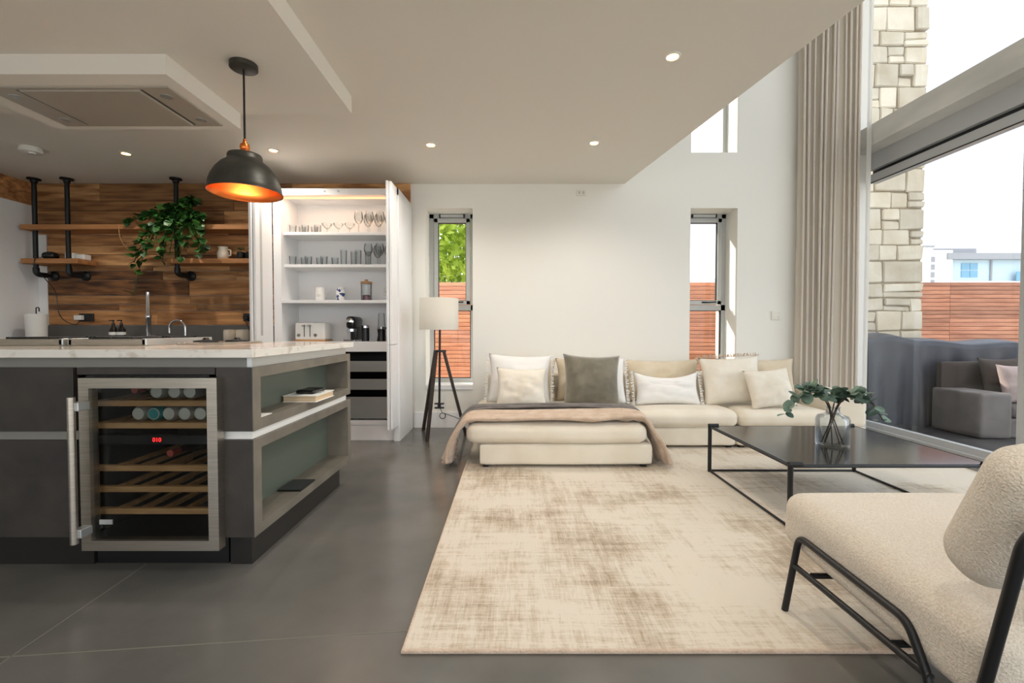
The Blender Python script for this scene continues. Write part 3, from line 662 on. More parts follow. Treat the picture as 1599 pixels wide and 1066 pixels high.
# trailing pothos
def leafmesh(name, wd, ln, mat, heart=True):
    b = B(); n = 10; pts = []
    for i in range(n + 1):
        t = i / n
        ww = math.sin(math.pi * t ** .62) * wd * .55 if heart else math.sqrt(max(0, 1 - (2 * t - 1) ** 2)) * wd / 2
        pts.append((ww, t * ln))
    mid = [b.bm.verts.new((0, y, -.15 * ln * (y / ln) ** 2)) for w_, y in pts]
    for s in (1, -1):
        ed = [b.bm.verts.new((s * w_, y - (.10 * ln if heart and 0 < i < 3 else 0), .18 * w_ - .15 * ln * (y / ln) ** 2)) for i, (w_, y) in enumerate(pts)]
        for i in range(n): b.bm.faces.new((mid[i], mid[i + 1], ed[i + 1], ed[i]))
    bmesh.ops.remove_doubles(b.bm, verts=b.bm.verts, dist=.0002)
    bmesh.ops.recalc_face_normals(b.bm, faces=b.bm.faces)
    me = bpy.data.meshes.new(name); b.bm.to_mesh(me); b.bm.free(); me.materials.append(M[mat])
    for p in me.polygons: p.use_smooth = True
    return me
def add_leaf(me, p, d, parent, s=1, twist=0):
    o = bpy.data.objects.new('leaf', me); link(o, parent)
    q = Vector(d).normalized().to_track_quat('Y', 'Z')
    o.rotation_mode = 'QUATERNION'; o.rotation_quaternion = q @ Matrix.Rotation(twist, 3, 'Y').to_quaternion(); o.location = Vector(p) - wloc(parent); o.scale = (s, s, s)
pp = thing('trailing_plant', 'green trailing pothos spilling over the upper timber shelf', 'plant', (-3.42, 4.80, 2.118))
B().lathe([(.055, 2.118), (.075, 2.14), (.085, 2.24), (.075, 2.24), (.07, 2.22), (0, 2.22)], (-3.31, 4.815, 0)).build('pot', 'iron', pp, True)
lm = leafmesh('pothos_leaf', .075, .085, 'leaf')
rv = random.Random(11); vb = B()
ends = [(-3.80, 4.66, 1.42), (-3.78, 4.64, 1.72), (-3.74, 4.66, 1.92), (-3.66, 4.63, 1.78), (-3.58, 4.62, 1.86), (-3.48, 4.62, 1.74), (-3.40, 4.61, 1.80), (-3.30, 4.62, 1.76), (-3.22, 4.62, 1.86), (-3.12, 4.63, 1.80), (-3.05, 4.64, 1.84), (-3.18, 4.70, 2.36), (-3.08, 4.68, 2.16), (-3.62, 4.66, 2.2), (-3.46, 4.65, 2.26), (-3.84, 4.66, 2.14), (-3.30, 4.68, 2.30)]
for e in ends:
    e = Vector(e); s0 = Vector((-3.31 + rv.uniform(-.04, .04), 4.755, 2.235)); mid = Vector(((s0.x + e.x * 2) / 3, 4.66, max(2.2, e.z + .05) + rv.uniform(0, .06)))
    pts = []
    for i in range(15):
        t = i / 14; pts.append(s0 * (1 - t) ** 2 + mid * 2 * t * (1 - t) + e * t * t)
    vb.tube(pts, .004, 5)
    for i in range(3, 15):
        for k in range(2):
            if rv.random() < .92:
                for _ in range(8):
                    q = pts[i] + Vector((rv.uniform(-.02, .02), rv.uniform(-.03, 0), rv.uniform(-.02, .02))); dv = Vector((rv.uniform(-1, 1), rv.uniform(-.9, -.1), rv.uniform(-1.1, .3))).normalized()
                    sc_ = rv.uniform(.6, 1.1); tip = q + dv * .09 * sc_; c_ = q.lerp(tip, .5)
                    hit = max(q.y, tip.y, c_.y + .02) > 4.685 and any(min(q.z, tip.z) - .03 < zt_ and max(q.z, tip.z) + .03 > zt_ - .05 for zt_ in (2.118, 1.775))
                    if not hit and math.hypot(c_.x + 3.44, c_.y - 4.77) > .065 and math.hypot(q.x + 3.44, q.y - 4.77) > .03:
                        add_leaf(lm, q, dv, pp, sc_, rv.uniform(-.6, .6)); break
vb.build('vines', 'leaf', pp, True)
# open larder cupboard
la = thing('larder_cupboard', 'tall white larder cupboard standing open with folded doors', 'cupboard', (-1.65, 4.55, 0))
B().box(-2.235, -2.163, 4.35, 4.922, .0, 2.37).box(-1.115, -1.06, 4.35, 4.922, 0, 2.37, ).box(-2.235, -1.06, 4.35, 4.922, 2.31, 2.37).box(-2.2, -1.1, 4.70, 4.922, .15, 2.33).build('carcass', 'white', la)
B().box(-2.163, -1.115, 4.40, 4.42, 2.292, 2.302).build('light_strip', 'ledstrip', la)
for z, y in ((1.976, 4.40), (1.672, 4.40), (1.33, 4.34)): B().box(-2.163, -1.115, y, 4.70, z - .028, z, .002).build('shelf', 'white', la)
B().box(-2.163, -1.115, 4.35, 4.70, .845, .94, .002).build('counter', 'white', la)
B().box(-2.163, -1.115, 4.37, 4.70, .15, .195).build('bottom_shelf', 'white', la)
B().box(-2.163, -1.115, 4.38, 4.70, 0, .15).build('plinth', 'white', la)
for z0, z1, zt in ((.655, .755, .82), (.485, .585, .65), (.21, .415, .48)):
    d = B().box(-2.15, -1.125, 4.36, 4.376, z0, z1, .002).build('drawer', 'alu', la)
    B().box(-2.13, -1.145, 4.38, 4.66, z0, z0 + .012).box(-2.13, -2.12, 4.38, 4.66, z0, z1).box(-1.155, -1.145, 4.38, 4.66, z0, z1).build('tray', 'blackpl', d)
B().box(-2.163, -1.115, 4.68, 4.70, .195, .845).build('drawer_back', 'blackpl', la)
for x0, x1, y0 in ((-1.118, -1.098, 4.12), (-1.093, -1.073, 4.14)):
    for z0, z1 in ((.152, .915), (.92, 2.372)): B().box(x0, x1, y0, 4.346, z0, z1, .002).build('door', 'white', la)
for x0, x1, y0 in ((-2.262, -2.242, 4.06), (-2.29, -2.27, 4.04)):
    d = B().box(x0, x1, y0, 4.346, .152, 2.372, .002).build('door', 'white', la)
    if x0 > -2.27: B().box(x1 - .001, x1 + .001, 4.13, 4.165, 1.0, 2.25).build('finger_groove', 'grey', d)
for x in (-1.75, -1.62): B().lathe([(.0, 4.344), (.008, 4.344), (.008, 4.352)], (x, 0, 2.345), 10, 'Y').build('catch', 'grey', la)
ll = bpy.data.lights.new('larder_strip', 'AREA'); ll.shape = 'RECTANGLE'; ll.size = .95; ll.size_y = .03; ll.energy = 1.3; ll.color = (1, .68, .46)
lo = bpy.data.objects.new('larder_strip', ll); link(lo); lo.location = (-1.64, 4.45, 2.29)
# glassware
GL = {}
def gmesh(kind):
    if kind in GL: return GL[kind]
    prof = {'tumbler': [(.0, .0), (.028, 0), (.034, .085), (.031, .085), (.026, .008), (0, .008)],
            'highball': [(.0, .0), (.026, 0), (.031, .145), (.028, .145), (.024, .01), (0, .01)],
            'coupe': [(0, 0), (.034, 0), (.034, .004), (.005, .01), (.005, .045), (.02, .055), (.046, .085), (.05, .10), (.047, .10), (.018, .06), (0, .057)],
            'wine': [(0, 0), (.034, 0), (.034, .004), (.005, .01), (.005, .085), (.025, .10), (.041, .135), (.042, .165), (.033, .205), (.031, .205), (.039, .165), (.038, .137), (.022, .104), (0, .09)]}[kind]
    b = B().lathe(prof, (0, 0, 0), 16); o = b.build('tmp', 'clear', None, True); GL[kind] = o.data; bpy.data.objects.remove(o); return GL[kind]
def gl(kind, x, y, z, lab, group):
    o = bpy.data.objects.new({'tumbler': 'glass_tumbler', 'highball': 'highball_glass', 'coupe': 'coupe_glass', 'wine': 'wine_glass'}[kind], gmesh(kind)); link(o); o.location = (x, y, z)
    tag(o, lab, 'glass', group)
z1, z2 = 1.976, 1.672
for i in range(5): gl('tumbler', -2.12 + i * .06, 4.5 + .07 * (i % 2), z1, 'short clear tumbler on the lit top shelf', 'tumblers on the top shelf')
for i in range(3): gl('coupe', -1.79 + i * .11, 4.5, z1, 'clear coupe glass on the lit top shelf', 'coupes on the top shelf')
for i in range(7): gl('wine', -1.47 + i * .052, 4.46 + .12 * (i % 2), z1, 'clear wine glass on the lit top shelf', 'wine glasses on the top shelf')
for i in range(6): gl('tumbler', -2.11 + i * .075, 4.47 + .08 * (i % 2), z2, 'short clear tumbler on the second shelf', 'tumblers on the second shelf')
for i in range(4): gl('highball', -1.62 + i * .07, 4.47 + .08 * (i % 2), z2, 'tall clear highball glass on the second shelf', 'highballs on the second shelf')
for i in range(5): gl('wine', -1.38 + i * .055, 4.46 + .12 * (i % 2), z2, 'clear wine glass on the second shelf', 'wine glasses on the second shelf')
cn = thing('candle_jar', 'white candle jar with small print on the larder shelf', 'candle', (-1.86, 4.5, 1.33))
B().lathe([(.042, 1.33), (.045, 1.335), (.045, 1.46), (.041, 1.46), (.041, 1.445), (0, 1.445)], (-1.86, 4.5, 0)).build('jar', 'whitegloss', cn, True)
for k in range(2): B().box(-1.88, -1.84, 4.4535, 4.456, 1.385 - k * .012, 1.39 - k * .012).build('print', 'grey', cn)
bj = thing('patterned_jar', 'blue and white patterned jar on the larder shelf', 'jar', (-1.665, 4.5, 1.33))
B().lathe([(.032, 1.33), (.042, 1.345), (.042, 1.43), (.034, 1.45), (.036, 1.46), (0, 1.465)], (-1.665, 4.5, 0)).build('body', 'blueprint', bj, True); B().lathe([(.012, 1.463), (.014, 1.475), (0, 1.478)], (-1.665, 4.5, 0), 12).build('knob', 'whitegloss', bj, True)
gj = thing('sweet_jar', 'clear jar with wooden lid and purple contents on the larder shelf', 'jar', (-1.42, 4.52, 1.33))
B().lathe([(0, 1.33), (.048, 1.33), (.052, 1.335), (.052, 1.5), (.049, 1.5), (.049, 1.337), (0, 1.337)], (-1.42, 4.52, 0)).build('jar', 'clear', gj, True)
B().lathe([(.046, 1.337), (.046, 1.375), (.03, 1.39), (0, 1.385)], (-1.42, 4.52, 0)).build('sweets', 'purple', gj, True); B().lathe([(.054, 1.5), (.056, 1.515), (.05, 1.52), (.014, 1.52), (.016, 1.54), (0, 1.54)], (-1.42, 4.52, 0)).build('lid', 'tan', gj, True)
s = thing('wall_socket', 'cream double socket inside the open larder', 'socket', (-1.24, 4.69, 1.40)); B().box(-1.30, -1.18, 4.69, 4.702, 1.40, 1.48, .003).build('plate', 'socket', s)
for k in (-.03, .03): B().box(-1.24 + k - .005, -1.24 + k + .005, 4.687, 4.692, 1.425, 1.445).build('slot', 'blackpl', s)
ts = thing('toaster', 'white four-slice toaster with wooden base on the larder counter', 'toaster', (-1.93, 4.5, .94))
B().box(-2.075, -1.79, 4.42, 4.60, .955, 1.12, .014, 3).build('body', 'whitegloss', ts, True); B().box(-2.08, -1.785, 4.415, 4.605, .94, .956, .003).build('wooden_base', 'tan', ts)
for x in (-1.985, -1.93): B().box(x - .003, x + .003, 4.417, 4.4205, .985, 1.1).build('lever_slot', 'iron', ts); B().box(x - .02, x + .02, 4.40, 4.42, 1.085, 1.095, .002).build('lever', 'chrome', ts)
for x in (-2.035, -1.875): B().lathe([(0, 4.404), (.015, 4.404), (.017, 4.42)], (x, 0, 1.0), 16, 'Y').build('dial', 'chrome', ts, True)
for x in (-2.0, -1.87): B().box(x - .05, x + .05, 4.46, 4.48, 1.1195, 1.1215).box(x - .05, x + .05, 4.53, 4.55, 1.1195, 1.1215).build('bread_slot', 'blackpl', ts)
cm = thing('coffee_machine', 'black and chrome capsule coffee machine on the larder counter', 'coffee machine', (-1.55, 4.5, .94))
B().box(-1.585, -1.5, 4.40, 4.66, 1.06, 1.18, .03, 3).box(-1.575, -1.51, 4.50, 4.66, .95, 1.10, .012, 3).build('body', 'blackpl', cm, True)
B().lathe([(0, 4.385), (.02, 4.385), (.036, 4.392), (.036, 4.405)], (-1.542, 0, 1.13), 20, 'Y').build('front_ring', 'chrome', cm, True); B().lathe([(.042, 1.035), (.042, 1.06), (0, 1.06)], (-1.542, 4.45, 0)).build('outlet', 'chrome', cm, True)
B().box(-1.60, -1.49, 4.38, 4.66, .94, .957, .004).build('drip_tray', 'chrome', cm)
mf = thing('milk_frother', 'black milk frother with silver lid beside the coffee machine', 'frother', (-1.425, 4.5, .94)); B().lathe([(.036, .94), (.036, 1.07), (0, 1.07)], (-1.425, 4.5, 0)).build('jug', 'blackpl', mf, True); B().lathe([(.037, 1.07), (.037, 1.09), (.03, 1.097), (0, 1.097)], (-1.425, 4.5, 0)).build('lid', 'chrome', mf, True)
bd = thing('personal_blender', 'black based blender with clear upturned cup on the larder counter', 'blender', (-1.275, 4.52, .94)); B().lathe([(.045, .94), (.034, 1.0), (.04, 1.06), (0, 1.06)], (-1.275, 4.52, 0)).build('base', 'blackpl', bd, True); B().lathe([(.036, 1.06), (.037, 1.08)], (-1.275, 4.52, 0)).build('collar', 'chrome', bd, True); B().lathe([(.034, 1.07), (.03, 1.2), (.024, 1.215), (0, 1.215)], (-1.275, 4.52, 0)).build('cup', 'clear', bd, True)
for x, y, lab in ((-1.19, 4.45, 'clear blender cup beside the blender'), (-1.155, 4.58, 'clear blender cup against the larder side')):
    c = thing('blender_cup', lab, 'cup', (x, y, .94)); B().lathe([(0, .94), (.03, .94), (.036, 1.06), (.033, 1.06), (.027, .946), (0, .946)], (x, y, 0)).build('cup', 'clear', c, True); B().lathe([(.037, 1.06), (.037, 1.075), (0, 1.077)], (x, y, 0)).build('lid', 'blackpl', c, True)
# niche items
bk = thing('book', 'thick pale book lying in the upper island niche', 'book', (-1.13, 2.62, .658))
B().box(-1.24, -1.065, 2.50, 2.74, .662, .690).build('pages', 'pages', bk); B().box(-1.242, -1.06, 2.495, 2.745, .658, .662).box(-1.242, -1.06, 2.495, 2.745, .69, .694).build('cover', 'paper', bk)
g = thing('black_pouch', 'crumpled black pouch lying on the book', 'pouch', (-1.14, 2.62, .694)); B().soft(-1.20, -1.09, 2.55, 2.72, .694, .716, .011, 12, wob=.014).build('body', 'blackpl', g, True); B().box(-1.10, -1.075, 2.6, 2.64, .694, .702, .002).build('tag', 'alu', g)
tb = thing('tablet', 'black tablet lying in the lower island niche', 'tablet', (-1.18, 2.5, .197)); B().box(-1.24, -1.115, 2.42, 2.60, .197, .206, .003).build('body', 'blackpl', tb); B().box(-1.235, -1.12, 2.43, 2.59, .206, .2065).build('screen', 'covers', tb)
pa = tag(B().box(-1.24, -1.125, 2.05, 2.16, .6585, .661).build('paper_sheet', 'paper'), 'white folded paper at the corner of the upper island niche', 'paper')
# extractor, smoke alarm, downlights with added fill spots, pendant
ex = thing('ceiling_extractor', 'flush steel ceiling extractor panel above the island', 'extractor', (-2.4, 2.78, 2.37))
B().box(-2.90, -1.88, 2.56, 3.045, 2.374, 2.384, .002).build('surround', 'hood', ex); B().box(-2.72, -2.06, 2.585, 3.02, 2.366, 2.376, .003).build('centre_panel', 'hood', ex)
for x in (-2.735, -2.045): B().box(x - .006, x + .006, 2.585, 3.02, 2.3735, 2.3745).build('gap', 'blackpl', ex)
for x, y in ((-2.82, 2.66), (-2.82, 2.95), (-1.96, 2.66), (-1.96, 2.95)): B().lathe([(.03, 2.3745), (.03, 2.371), (.02, 2.370), (0, 2.370)], (x, y, 0)).build('spot', 'alu', ex, True)
sm = thing('smoke_alarm', 'white round smoke alarm on the kitchen ceiling', 'smoke alarm', (-4.1, 3.98, 2.6)); B().lathe([(.075, 2.6), (.08, 2.575), (.075, 2.56), (.05, 2.558), (0, 2.555)], (-4.1, 3.98, 0)).build('body', 'whitegloss', sm, True); B().lathe([(.025, 2.556), (.022, 2.545), (0, 2.545)], (-4.08, 3.97, 0)).build('sensor', 'whitegloss', sm, True)
DL = [(-3.39, 4.10, 'ceiling downlight between the smoke alarm and the pendant'), (-2.06, 4.03, 'ceiling downlight in front of the open larder'), (-.68, 3.91, 'ceiling downlight in front of the floor lamp window'), (.68, 3.87, 'ceiling downlight above the chaise cushions'), (.91, 2.66, 'ceiling downlight above the rug beside the open ceiling edge'), (-.6, 2.3, None), (-.6, .6, None), (1.0, .8, None), (-.6, -1.2, None), (1.3, -1.2, None)]  # entries without a label: added fill spots with no fitting, to brighten the room
for x, y, lab in DL:
    if lab:
        d = thing('downlight', lab, 'downlight', (x, y, 2.6), 'ceiling downlights')
        B().lathe([(.046, 2.6), (.046, 2.595), (.034, 2.593), (.030, 2.5985)], (x, y, 0), cap=False).build('bezel', 'whitegloss', d, True); B().lathe([(.031, 2.598), (0, 2.598)], (x, y, 0)).build('lens', 'lampglow', d)
    l = bpy.data.lights.new('downlight_and_fill_beam', 'SPOT'); l.energy = 24; l.spot_size = R(150); l.spot_blend = .6; l.color = (1, .93, .84); l.shadow_soft_size = .03
    o = bpy.data.objects.new('downlight_and_fill_beam', l); link(o); o.location = (x, y, 2.585)
PX, PY = -1.453, 2.54
pn = thing('pendant_lamp', 'dark bronze dome pendant lamp with glowing copper inside', 'pendant lamp', (PX, PY, 2.487))
B().lathe([(.07, 2.487), (.07, 2.462), (.064, 2.458), (0, 2.458)], (PX, PY, 0)).build('ceiling_rose', 'bronze', pn, True)
B().tube([(PX, PY, 2.46), (PX, PY, 2.07)], .0055, 8).build('cord', 'blackpl', pn, True)
B().lathe([(.008, 2.085), (.012, 2.06), (.022, 2.058), (.026, 2.04), (.022, 2.03), (.026, 2.025), (.026, 2.0), (0, 2.0)], (PX, PY, 0)).build('lamp_holder', 'copper', pn, True)
prof = [(.022, 2.003), (.082, 2.0), (.086, 1.992), (.086, 1.975), (.09, 1.965), (.118, 1.945), (.145, 1.912), (.165, 1.875), (.178, 1.835), (.182, 1.80), (.186, 1.798), (.186, 1.793)]
sh = B().lathe(prof, (PX, PY, 0), 48, cap=False); sh.build('shade', 'bronze', pn, 'all')
b = B().lathe([(.183, 1.7935)] + [(r - .004, z - .002) for r, z in prof[9::-1] if r > .05], (PX, PY, 0), 48, cap=False)
b.build('shade_lining', 'copper', pn, 'all')
B().lathe([(0, 2.0), (.014, 1.99), (.015, 1.965), (.03, 1.93), (.03, 1.905), (.018, 1.885), (0, 1.88)], (PX, PY, 0), 16).build('bulb', 'lampglow', pn, True)
l = bpy.data.lights.new('pendant_bulb', 'POINT'); l.energy = 5; l.color = (1, .68, .36); l.shadow_soft_size = .035; o = bpy.data.objects.new('pendant_bulb', l); link(o); o.location = (PX, PY, 1.85)
for x, z, nm, lab in ((.735, 2.505, 'ceiling_sensor', 'small white twin sensor high on the back wall'), (2.82, 1.19, 'wall_switch', 'white square wall switch beside the curtain')):
    s = thing(nm, lab, 'switch', (x, YB, z - .04)); B().box(x - .05, x + .05, YB - .012, YB, z - .032, z + .032 if nm[0] == 'c' else z + .06, .003).build('plate', 'socket', s)
    for k in (-.022, .022): B().box(x + k - .008, x + k + .008, YB - .016, YB - .01, z - .014, z + .014, .002).build('button', 'grey' if nm[0] == 'c' else 'socket', s)

# ================================================================== LIVING AREA
rug = tag(B().box(-.355, 3.40, 1.475, 4.35, 0, .012, .004).build('rug', 'rug'), 'worn beige and cream distressed area rug under sofa and coffee table', 'rug')
b = B().tube([(-.355, 1.475, .008), (3.40, 1.475, .008), (3.40, 4.35, .008), (-.355, 4.35, .008)], .008, 8, closed=True); b.build('binding', 'fleece', rug, True)
ZR = .012
sf = thing('sectional_sofa', 'low cream linen sectional sofa with chaise under the windows', 'sofa', (1.4, 4.3, 0))
def base(x0, x1, y0, y1): B().soft(x0, x1, y0, y1, ZR + .018, .197, .03, 16, wob=.004).build('base', 'sofa', sf, True)
base(-.25, 1.06, 3.45, 4.90); base(1.065, 1.97, 4.03, 4.90); base(1.975, 3.12, 4.03, 4.70)
for x0, x1, y0, y1 in ((-.345, 1.02, 3.425, 4.72), (1.07, 1.985, 4.0, 4.72), (1.99, 2.80, 4.0, 4.72)):
    B().soft(x0, x1, y0, y1, .192, .345, .065, 18, puff=.018, wob=.006).build('seat_cushion', 'sofa', sf, True)
B().soft(-.25, 2.8, 4.70, 4.92, .1, .62, .05, 16, wob=.004).build('backrest', 'sofa', sf, True)
B().soft(2.81, 3.12, 4.03, 4.70, .19, .50, .05, 14, wob=.005).build('armrest', 'sofa', sf, True)
for x, y in ((-.2, 3.5), (1.0, 3.5), (1.12, 4.08), (1.92, 4.08), (2.03, 4.08), (3.06, 4.08), (-.2, 4.85), (2.7, 4.85)): B().box(x - .02, x + .02, y - .02, y + .02, ZR if y < 4.35 else 0, .05).build('foot', 'black', sf)
GB = 'loose back cushions of the sofa'
pillow('back_cushion', 'beige loose back cushion behind the white fringed cushion', .64, .42, .2, (.12, 4.57, .555), 'beige', -14, seed=1, group=GB)
pillow('back_cushion', 'beige loose back cushion behind the olive grey cushion', .62, .43, .2, (.74, 4.57, .56), 'beige', -14, seed=2, group=GB)
pillow('back_cushion', 'beige loose back cushion behind the white lumbar cushion', .76, .43, .2, (1.48, 4.56, .55), 'beige', -14, seed=6, group=GB)
pillow('back_cushion', 'beige loose back cushion behind the two linen cushions by the curtain', .78, .44, .2, (2.42, 4.56, .555), 'beige', -14, seed=7, group=GB)
pillow('fringed_cushion', 'large white cushion with frayed edges on the chaise', .60, .47, .17, (.07, 4.345, .592), 'whitelin', -16, 0, 2, 'whitelin', 8)
pillow('linen_cushion', 'small off-white linen cushion in front of the large white one', .46, .37, .15, (.085, 4.13, .533), 'linen', -20, 0, 1, None, 9)
pillow('velvet_cushion', 'olive grey velvet square cushion on the chaise', .52, .50, .17, (.72, 4.17, .585), 'velvet', -17, 0, 2, None, 10)
pillow('fringed_cushion', 'white fringed cushion mostly hidden behind the olive grey one', .50, .44, .13, (.82, 4.335, .572), 'whitelin', -15, 0, 0, 'whitelin', 11)
pillow('lumbar_cushion', 'white oblong lumbar cushion with fringed ends', .62, .32, .15, (1.45, 4.32, .505), 'whitelin', -18, 0, 0, 'whitelin', 12, sag=.05)
pillow('piped_cushion', 'large off-white cushion with frayed trim beside the lumbar cushion', .56, .46, .17, (2.06, 4.33, .575), 'linen', -16, -4, -3, 'fleece', 13, sides='lt')
pillow('linen_cushion', 'small cream square cushion leaning before the frayed one', .43, .36, .15, (2.32, 4.15, .525), 'linen', -20, 4, -4, None, 14)
# throws over the chaise
def throw(name, lab, mat, y0, y1, lift, dl, dr_, th, seed, amp):
    path = [(-.47 - lift, dl), (-.445 - lift, .16), (-.41 - lift, .26), (-.35 - lift * .6, .335 + lift), (-.26, .365 + lift), (0, .368 + lift), (.35, .372 + lift), (.7, .368 + lift), (.94, .362 + lift), (1.02 + lift * .5, .335 + lift), (1.075 + lift, .25), (1.12 + lift, .15), (1.16 + lift, dr_)]
    path = [Vector((a, 0, c)) for a, c in path]
    def f(u, v):
        s = u * (len(path) - 1); i = min(int(s), len(path) - 2); t = s - i
        p0, p1, p2, p3 = path[max(i - 1, 0)], path[i], path[i + 1], path[min(i + 2, len(path) - 1)]
        p = .5 * ((2 * p1) + (p2 - p0) * t + (2 * p0 - 5 * p1 + 4 * p2 - p3) * t * t + (3 * p1 - p0 - 3 * p2 + p3) * t ** 3)
        hang = max(0, abs(u - .5) * 2 - .62) / .38
        y = y0 + (y1 - y0) * v + noise.noise(Vector((u * 4, 2.3, 0))) * .03
        k = noise.noise(Vector((u * 3 + seed, v * 4.5, 1.7))) * amp + amp * .8 * math.sin(v * 15 + u * 7 + seed + 2 * noise.noise(Vector((u * 3, seed, 5))))
        d = abs(k) * (1 - hang * .2)
        sgn = -1 if u < .5 else 1
        return (p.x + sgn * hang * d * 2.2, y, p.z + d * (1 - hang))
    o = B().grid(f, 110, 34).build(name, mat, None, 'all', thick=th); return tag(o, lab, 'throw blanket')
t1 = throw('fleece_throw', 'pinkish beige fleece throw draped across the chaise end', 'fleece', 3.44, 3.71, .024, .045, .04, .026, 2.3, .026)
t2 = throw('grey_throw', 'charcoal grey throw folded across the chaise behind the fleece', 'throw', 3.712, 3.955, .03, .06, .10, .008, 7.7, .022)
B().box(-.50, -.485, 3.455, 3.475, .09, .135, .001).build('care_label', 'paper', t1)
# floor lamp
fl = thing('floor_lamp', 'tripod floor lamp with white drum shade and dark wooden legs', 'floor lamp', (-.71, 4.5, 0))
B().lathe([(.188, 1.052), (.188, 1.355), (.185, 1.355), (.185, 1.052)], (-.71, 4.5, 0), 48, cap=False).build('lamp_shade', 'shade', fl, 'all')
B().tube([(-.71, 4.5, .30), (-.70, 4.5, 1.2)], .011, 12).build('pole', 'black', fl, True)
B().lathe([(.06, .835), (.06, .855), (0, .855)], (-.70, 4.5, 0)).build('hub', 'black', fl, True)
for hx, hy, fx, fy in ((-.735, 4.47, -.80, 4.33), (-.75, 4.52, -.93, 4.82), (-.665, 4.51, -.465, 4.62)):
    d = Vector((fx - hx, fy - hy, -.84)); Mx = Matrix.Translation((hx, hy, .84)) @ d.to_track_quat('-Z', 'Y').to_matrix().to_4x4()
    B().box(-.016, .016, -.012, .012, -d.length, .01, .003, mat=Mx).build('leg', 'legwood', fl)
B().box(-.755, -.665, 4.48, 4.52, .325, .337).box(-.755, -.665, 4.48, 4.52, .285, .297).box(-.725, -.695, 4.485, 4.515, .285, .337).build('cord_winder', 'black', fl)
pts = [(-.70, 4.48, .29)] + [(-.675 + .028 * math.cos(a), 4.47 + a * .001, .215 + .028 * math.sin(a)) for a in [1.6 + i * .5 for i in range(26)]] + [(-.56, 4.5, .20), (-.42, 4.55, .13), (-.36, 4.6, .03)]
B().tube(pts, .0035, 6).build('cord', 'blackpl', fl, True)
# coffee table
ct = thing('coffee_table', 'low square black metal coffee table on slim frame', 'coffee table', (1.95, 2.88, ZR))
a0, a1, c0, c1, zt = 1.45, 2.51, 2.39, 3.37, .35
B().box(a0 + .01, a1 - .01, c0 + .01, c1 - .01, zt - .012, zt - .002, .002).build('tabletop', 'tabletop', ct)
for p, q in (((a0, c0), (a0, c1)), ((a0, c1), (a1, c1)), ((a1, c1), (a1, c0)), ((a1, c0), (a0, c0))): B().tube([(*p, zt - .01), (*q, zt - .01)], .008, 8).build('top_rail', 'black', ct, True)
for x in (a0, a1):
    for y in (c0, c1):
        B().tube([(x, y, ZR), (x, y, zt - .005)], .0135, 12).build('leg', 'black', ct, True)
        B().tube([(x - .01, y, zt), (x + (.06 if x == a0 else -.06), y, zt)], .0145, 12).build('corner_cap', 'black', ct, True)
for p, q in (((a0, c0), (a0, c1)), ((a0, c1), (a1, c1)), ((a1, c1), (a1, c0))): B().tube([(*p, ZR + .008), (*q, ZR + .008)], .0075, 8).build('floor_rail', 'black', ct, True)
VX, VY, VZ = 1.935, 2.777, .348
vs = thing('glass_vase', 'clear glass bottle vase holding eucalyptus on the coffee table', 'vase', (VX, VY, VZ))
B().lathe([(0, VZ), (.08, VZ), (.089, VZ + .008), (.089, VZ + .165), (.08, VZ + .185), (.045, VZ + .195), (.036, VZ + .205), (.036, VZ + .235), (.041, VZ + .24), (.037, VZ + .24), (.033, VZ + .23), (.033, VZ + .205), (.075, VZ + .18), (.084, VZ + .165), (.084, VZ + .014), (0, VZ + .012)], (VX, VY, 0), 32).build('body', 'vase', vs, 'all')
el = leafmesh('eucalyptus_leaf', .062, .064, 'euca', False)
re_ = random.Random(5)
stems = [((-.30, -.02, .20), .16, 'left-arching drooping'), ((-.17, -.03, .33), .12, ''), ((-.05, .03, .36), .06, ''), ((.10, -.02, .33), .05, ''), ((.22, .02, .27), .12, ''), ((.24, -.04, .17), .17, '')]
labs = ['eucalyptus stem arching furthest toward the chaise', 'eucalyptus stem leaning toward the small cream cushion', 'eucalyptus stem standing tallest in the vase', 'eucalyptus stem rising toward the curtain', 'eucalyptus stem spreading toward the sliding door', 'eucalyptus stem drooping low toward the sliding door']
placed = []
for k, ((e, up_, _), lab) in enumerate(zip(stems, labs)):
    st = thing('eucalyptus_stem', lab, 'plant stem', (VX, VY, VZ + .014), 'eucalyptus stems in the vase')
    a = R((185, 140, 95, 50, 5, -45)[k]); b_ = a + R(140)
    p0 = Vector((VX + .055 * math.cos(b_), VY + .055 * math.sin(b_), VZ + .016)); pm_ = Vector((VX + .022 * math.cos(a), VY + .022 * math.sin(a), VZ + .235)); p3 = Vector((VX + e[0], VY + e[1] + .06 * math.sin(a), VZ + e[2]))
    c1_ = pm_ + Vector((e[0] * .35, .04 * math.sin(a), up_ + .04))
    pts = [p0, p0.lerp(pm_, .5)] + [pm_ * (1 - t) ** 2 + c1_ * 2 * t * (1 - t) + p3 * t * t for t in [i / 12 for i in range(13)]]
    B().tube(pts, [.0035] * 4 + [.0028] * (len(pts) - 4), 6).build('stalk', 'stem', st, True)
    for i in range(4, 15):
        for s in (-1, 1):
            for _ in range(25):
                dv = Vector((s * re_.uniform(.1, 1) + e[0], re_.uniform(-.9, .6), re_.uniform(-.7, .7))).normalized(); sc_ = re_.uniform(.7, 1.1); c_ = pts[i] + dv * .032 * sc_
                low = (pts[i] + dv * .064 * sc_).z - .03 * sc_ < VZ + .245 and math.hypot(c_.x - VX, c_.y - VY) < .14
                if not low and all(kk == k or (c_ - cc).length > .046 for kk, cc in placed):
                    add_leaf(el, pts[i], dv, st, sc_, re_.uniform(-.8, .8)); placed.append((k, c_)); break
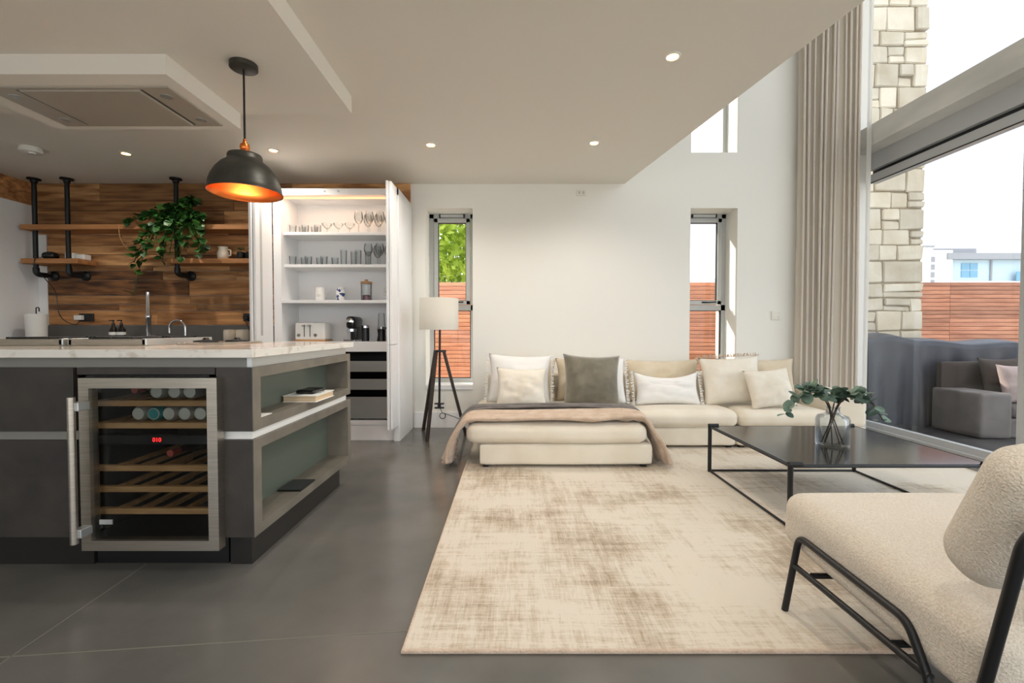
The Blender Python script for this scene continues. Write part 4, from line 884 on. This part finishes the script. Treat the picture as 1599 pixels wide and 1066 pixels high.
# lounge chair
ch = thing('lounge_chair', 'cream boucle lounge chair with black tubular frame at the rug edge', 'chair', (1.4, 1.4, 0))
Ms = Matrix.Translation((1.41, 1.40, .30)) @ Matrix.Rotation(R(4), 4, 'X')
B().soft(-.36, .36, -.40, .40, -.10, .105, .06, 22, puff=.02, mat=Ms).build('seat', 'boucle', ch, 'all')
Mb = Matrix.Translation((1.41, 1.03, .625)) @ Matrix.Rotation(R(24), 4, 'X')
B().soft(-.36, .36, -.075, .085, -.185, .18, .075, 22, puff=.012, mat=Mb).build('backrest', 'boucle', ch, 'all')
for s, X in ((-1, 1.042), (1, 1.778)):
    B().tube(arc([(X + s * .03, 1.69, .012), (X, 1.66, .30), (X, 1.2, .285), (X, 1.13, .17), (X + s * .02, 1.10, 0)], rad=.035), .0115, 12).build('side_frame', 'black', ch, True)
    B().tube([(X + s * .01, 1.675, .19), (X, 1.13, .185)], .0105, 12).build('side_rail', 'black', ch, True)
    B().tube(arc([(X + s * .01, 1.07, .0), (X, 1.02, .17), (X, .93, .62), (X - s * .05, .915, .68)], rad=.03), .0125, 12).build('back_upright', 'black', ch, True)
B().tube([(1.04, 1.25, .188), (1.78, 1.25, .188)], .01).build('cross_rail', 'black', ch, True); B().tube([(1.05, 1.6, .188), (1.77, 1.6, .188)], .01).build('cross_rail', 'black', ch, True)
B().tube([(1.09, .918, .68), (1.73, .918, .68)], .011).build('back_rail', 'black', ch, True)
# curtain
sc = thing('sheer_curtain', 'thin white sheer hanging between the gathered curtain and the sliding door', 'curtain', (3.57, 4.67, 0))
B().grid(lambda u, v: (3.548 + .046 * u, 4.67 + .010 * math.sin(u * 14), .008 + v * 5.22), 40, 6).build('cloth', 'sheer', sc, 'all')
B().box(3.542, 3.60, 4.65, 4.69, 5.22, 5.30).build('track', 'white', sc)
cu = thing('long_curtain', 'full-height off-white linen curtain gathered in the corner', 'curtain', (3.33, 4.82, 0))
def cf(u, v):
    x = 2.97 + .535 * u + .012 * math.sin(v * 3 + u * 9); y = 4.84 - .13 * u
    ph = u * 2 * math.pi * 11 + 1.3 * math.sin(u * 13) + .8 * math.sin(u * 31 + 1) + .4 * noise.noise(Vector((u * 6, v * 1.5, 0)))
    y += .042 * math.sin(ph) * (.75 + .5 * noise.noise(Vector((u * 9, 3, 0)))); x += .016 * math.sin(2 * ph)
    return (x, y, .008 + v * 5.22)
B().grid(cf, 260, 24).build('cloth', 'curtain', cu, 'all', thick=.002)
B().prism([(2.93, 4.80), (3.535, 4.67), (3.535, 4.75), (2.93, 4.88)], 5.22, 5.30).build('track', 'white', cu)
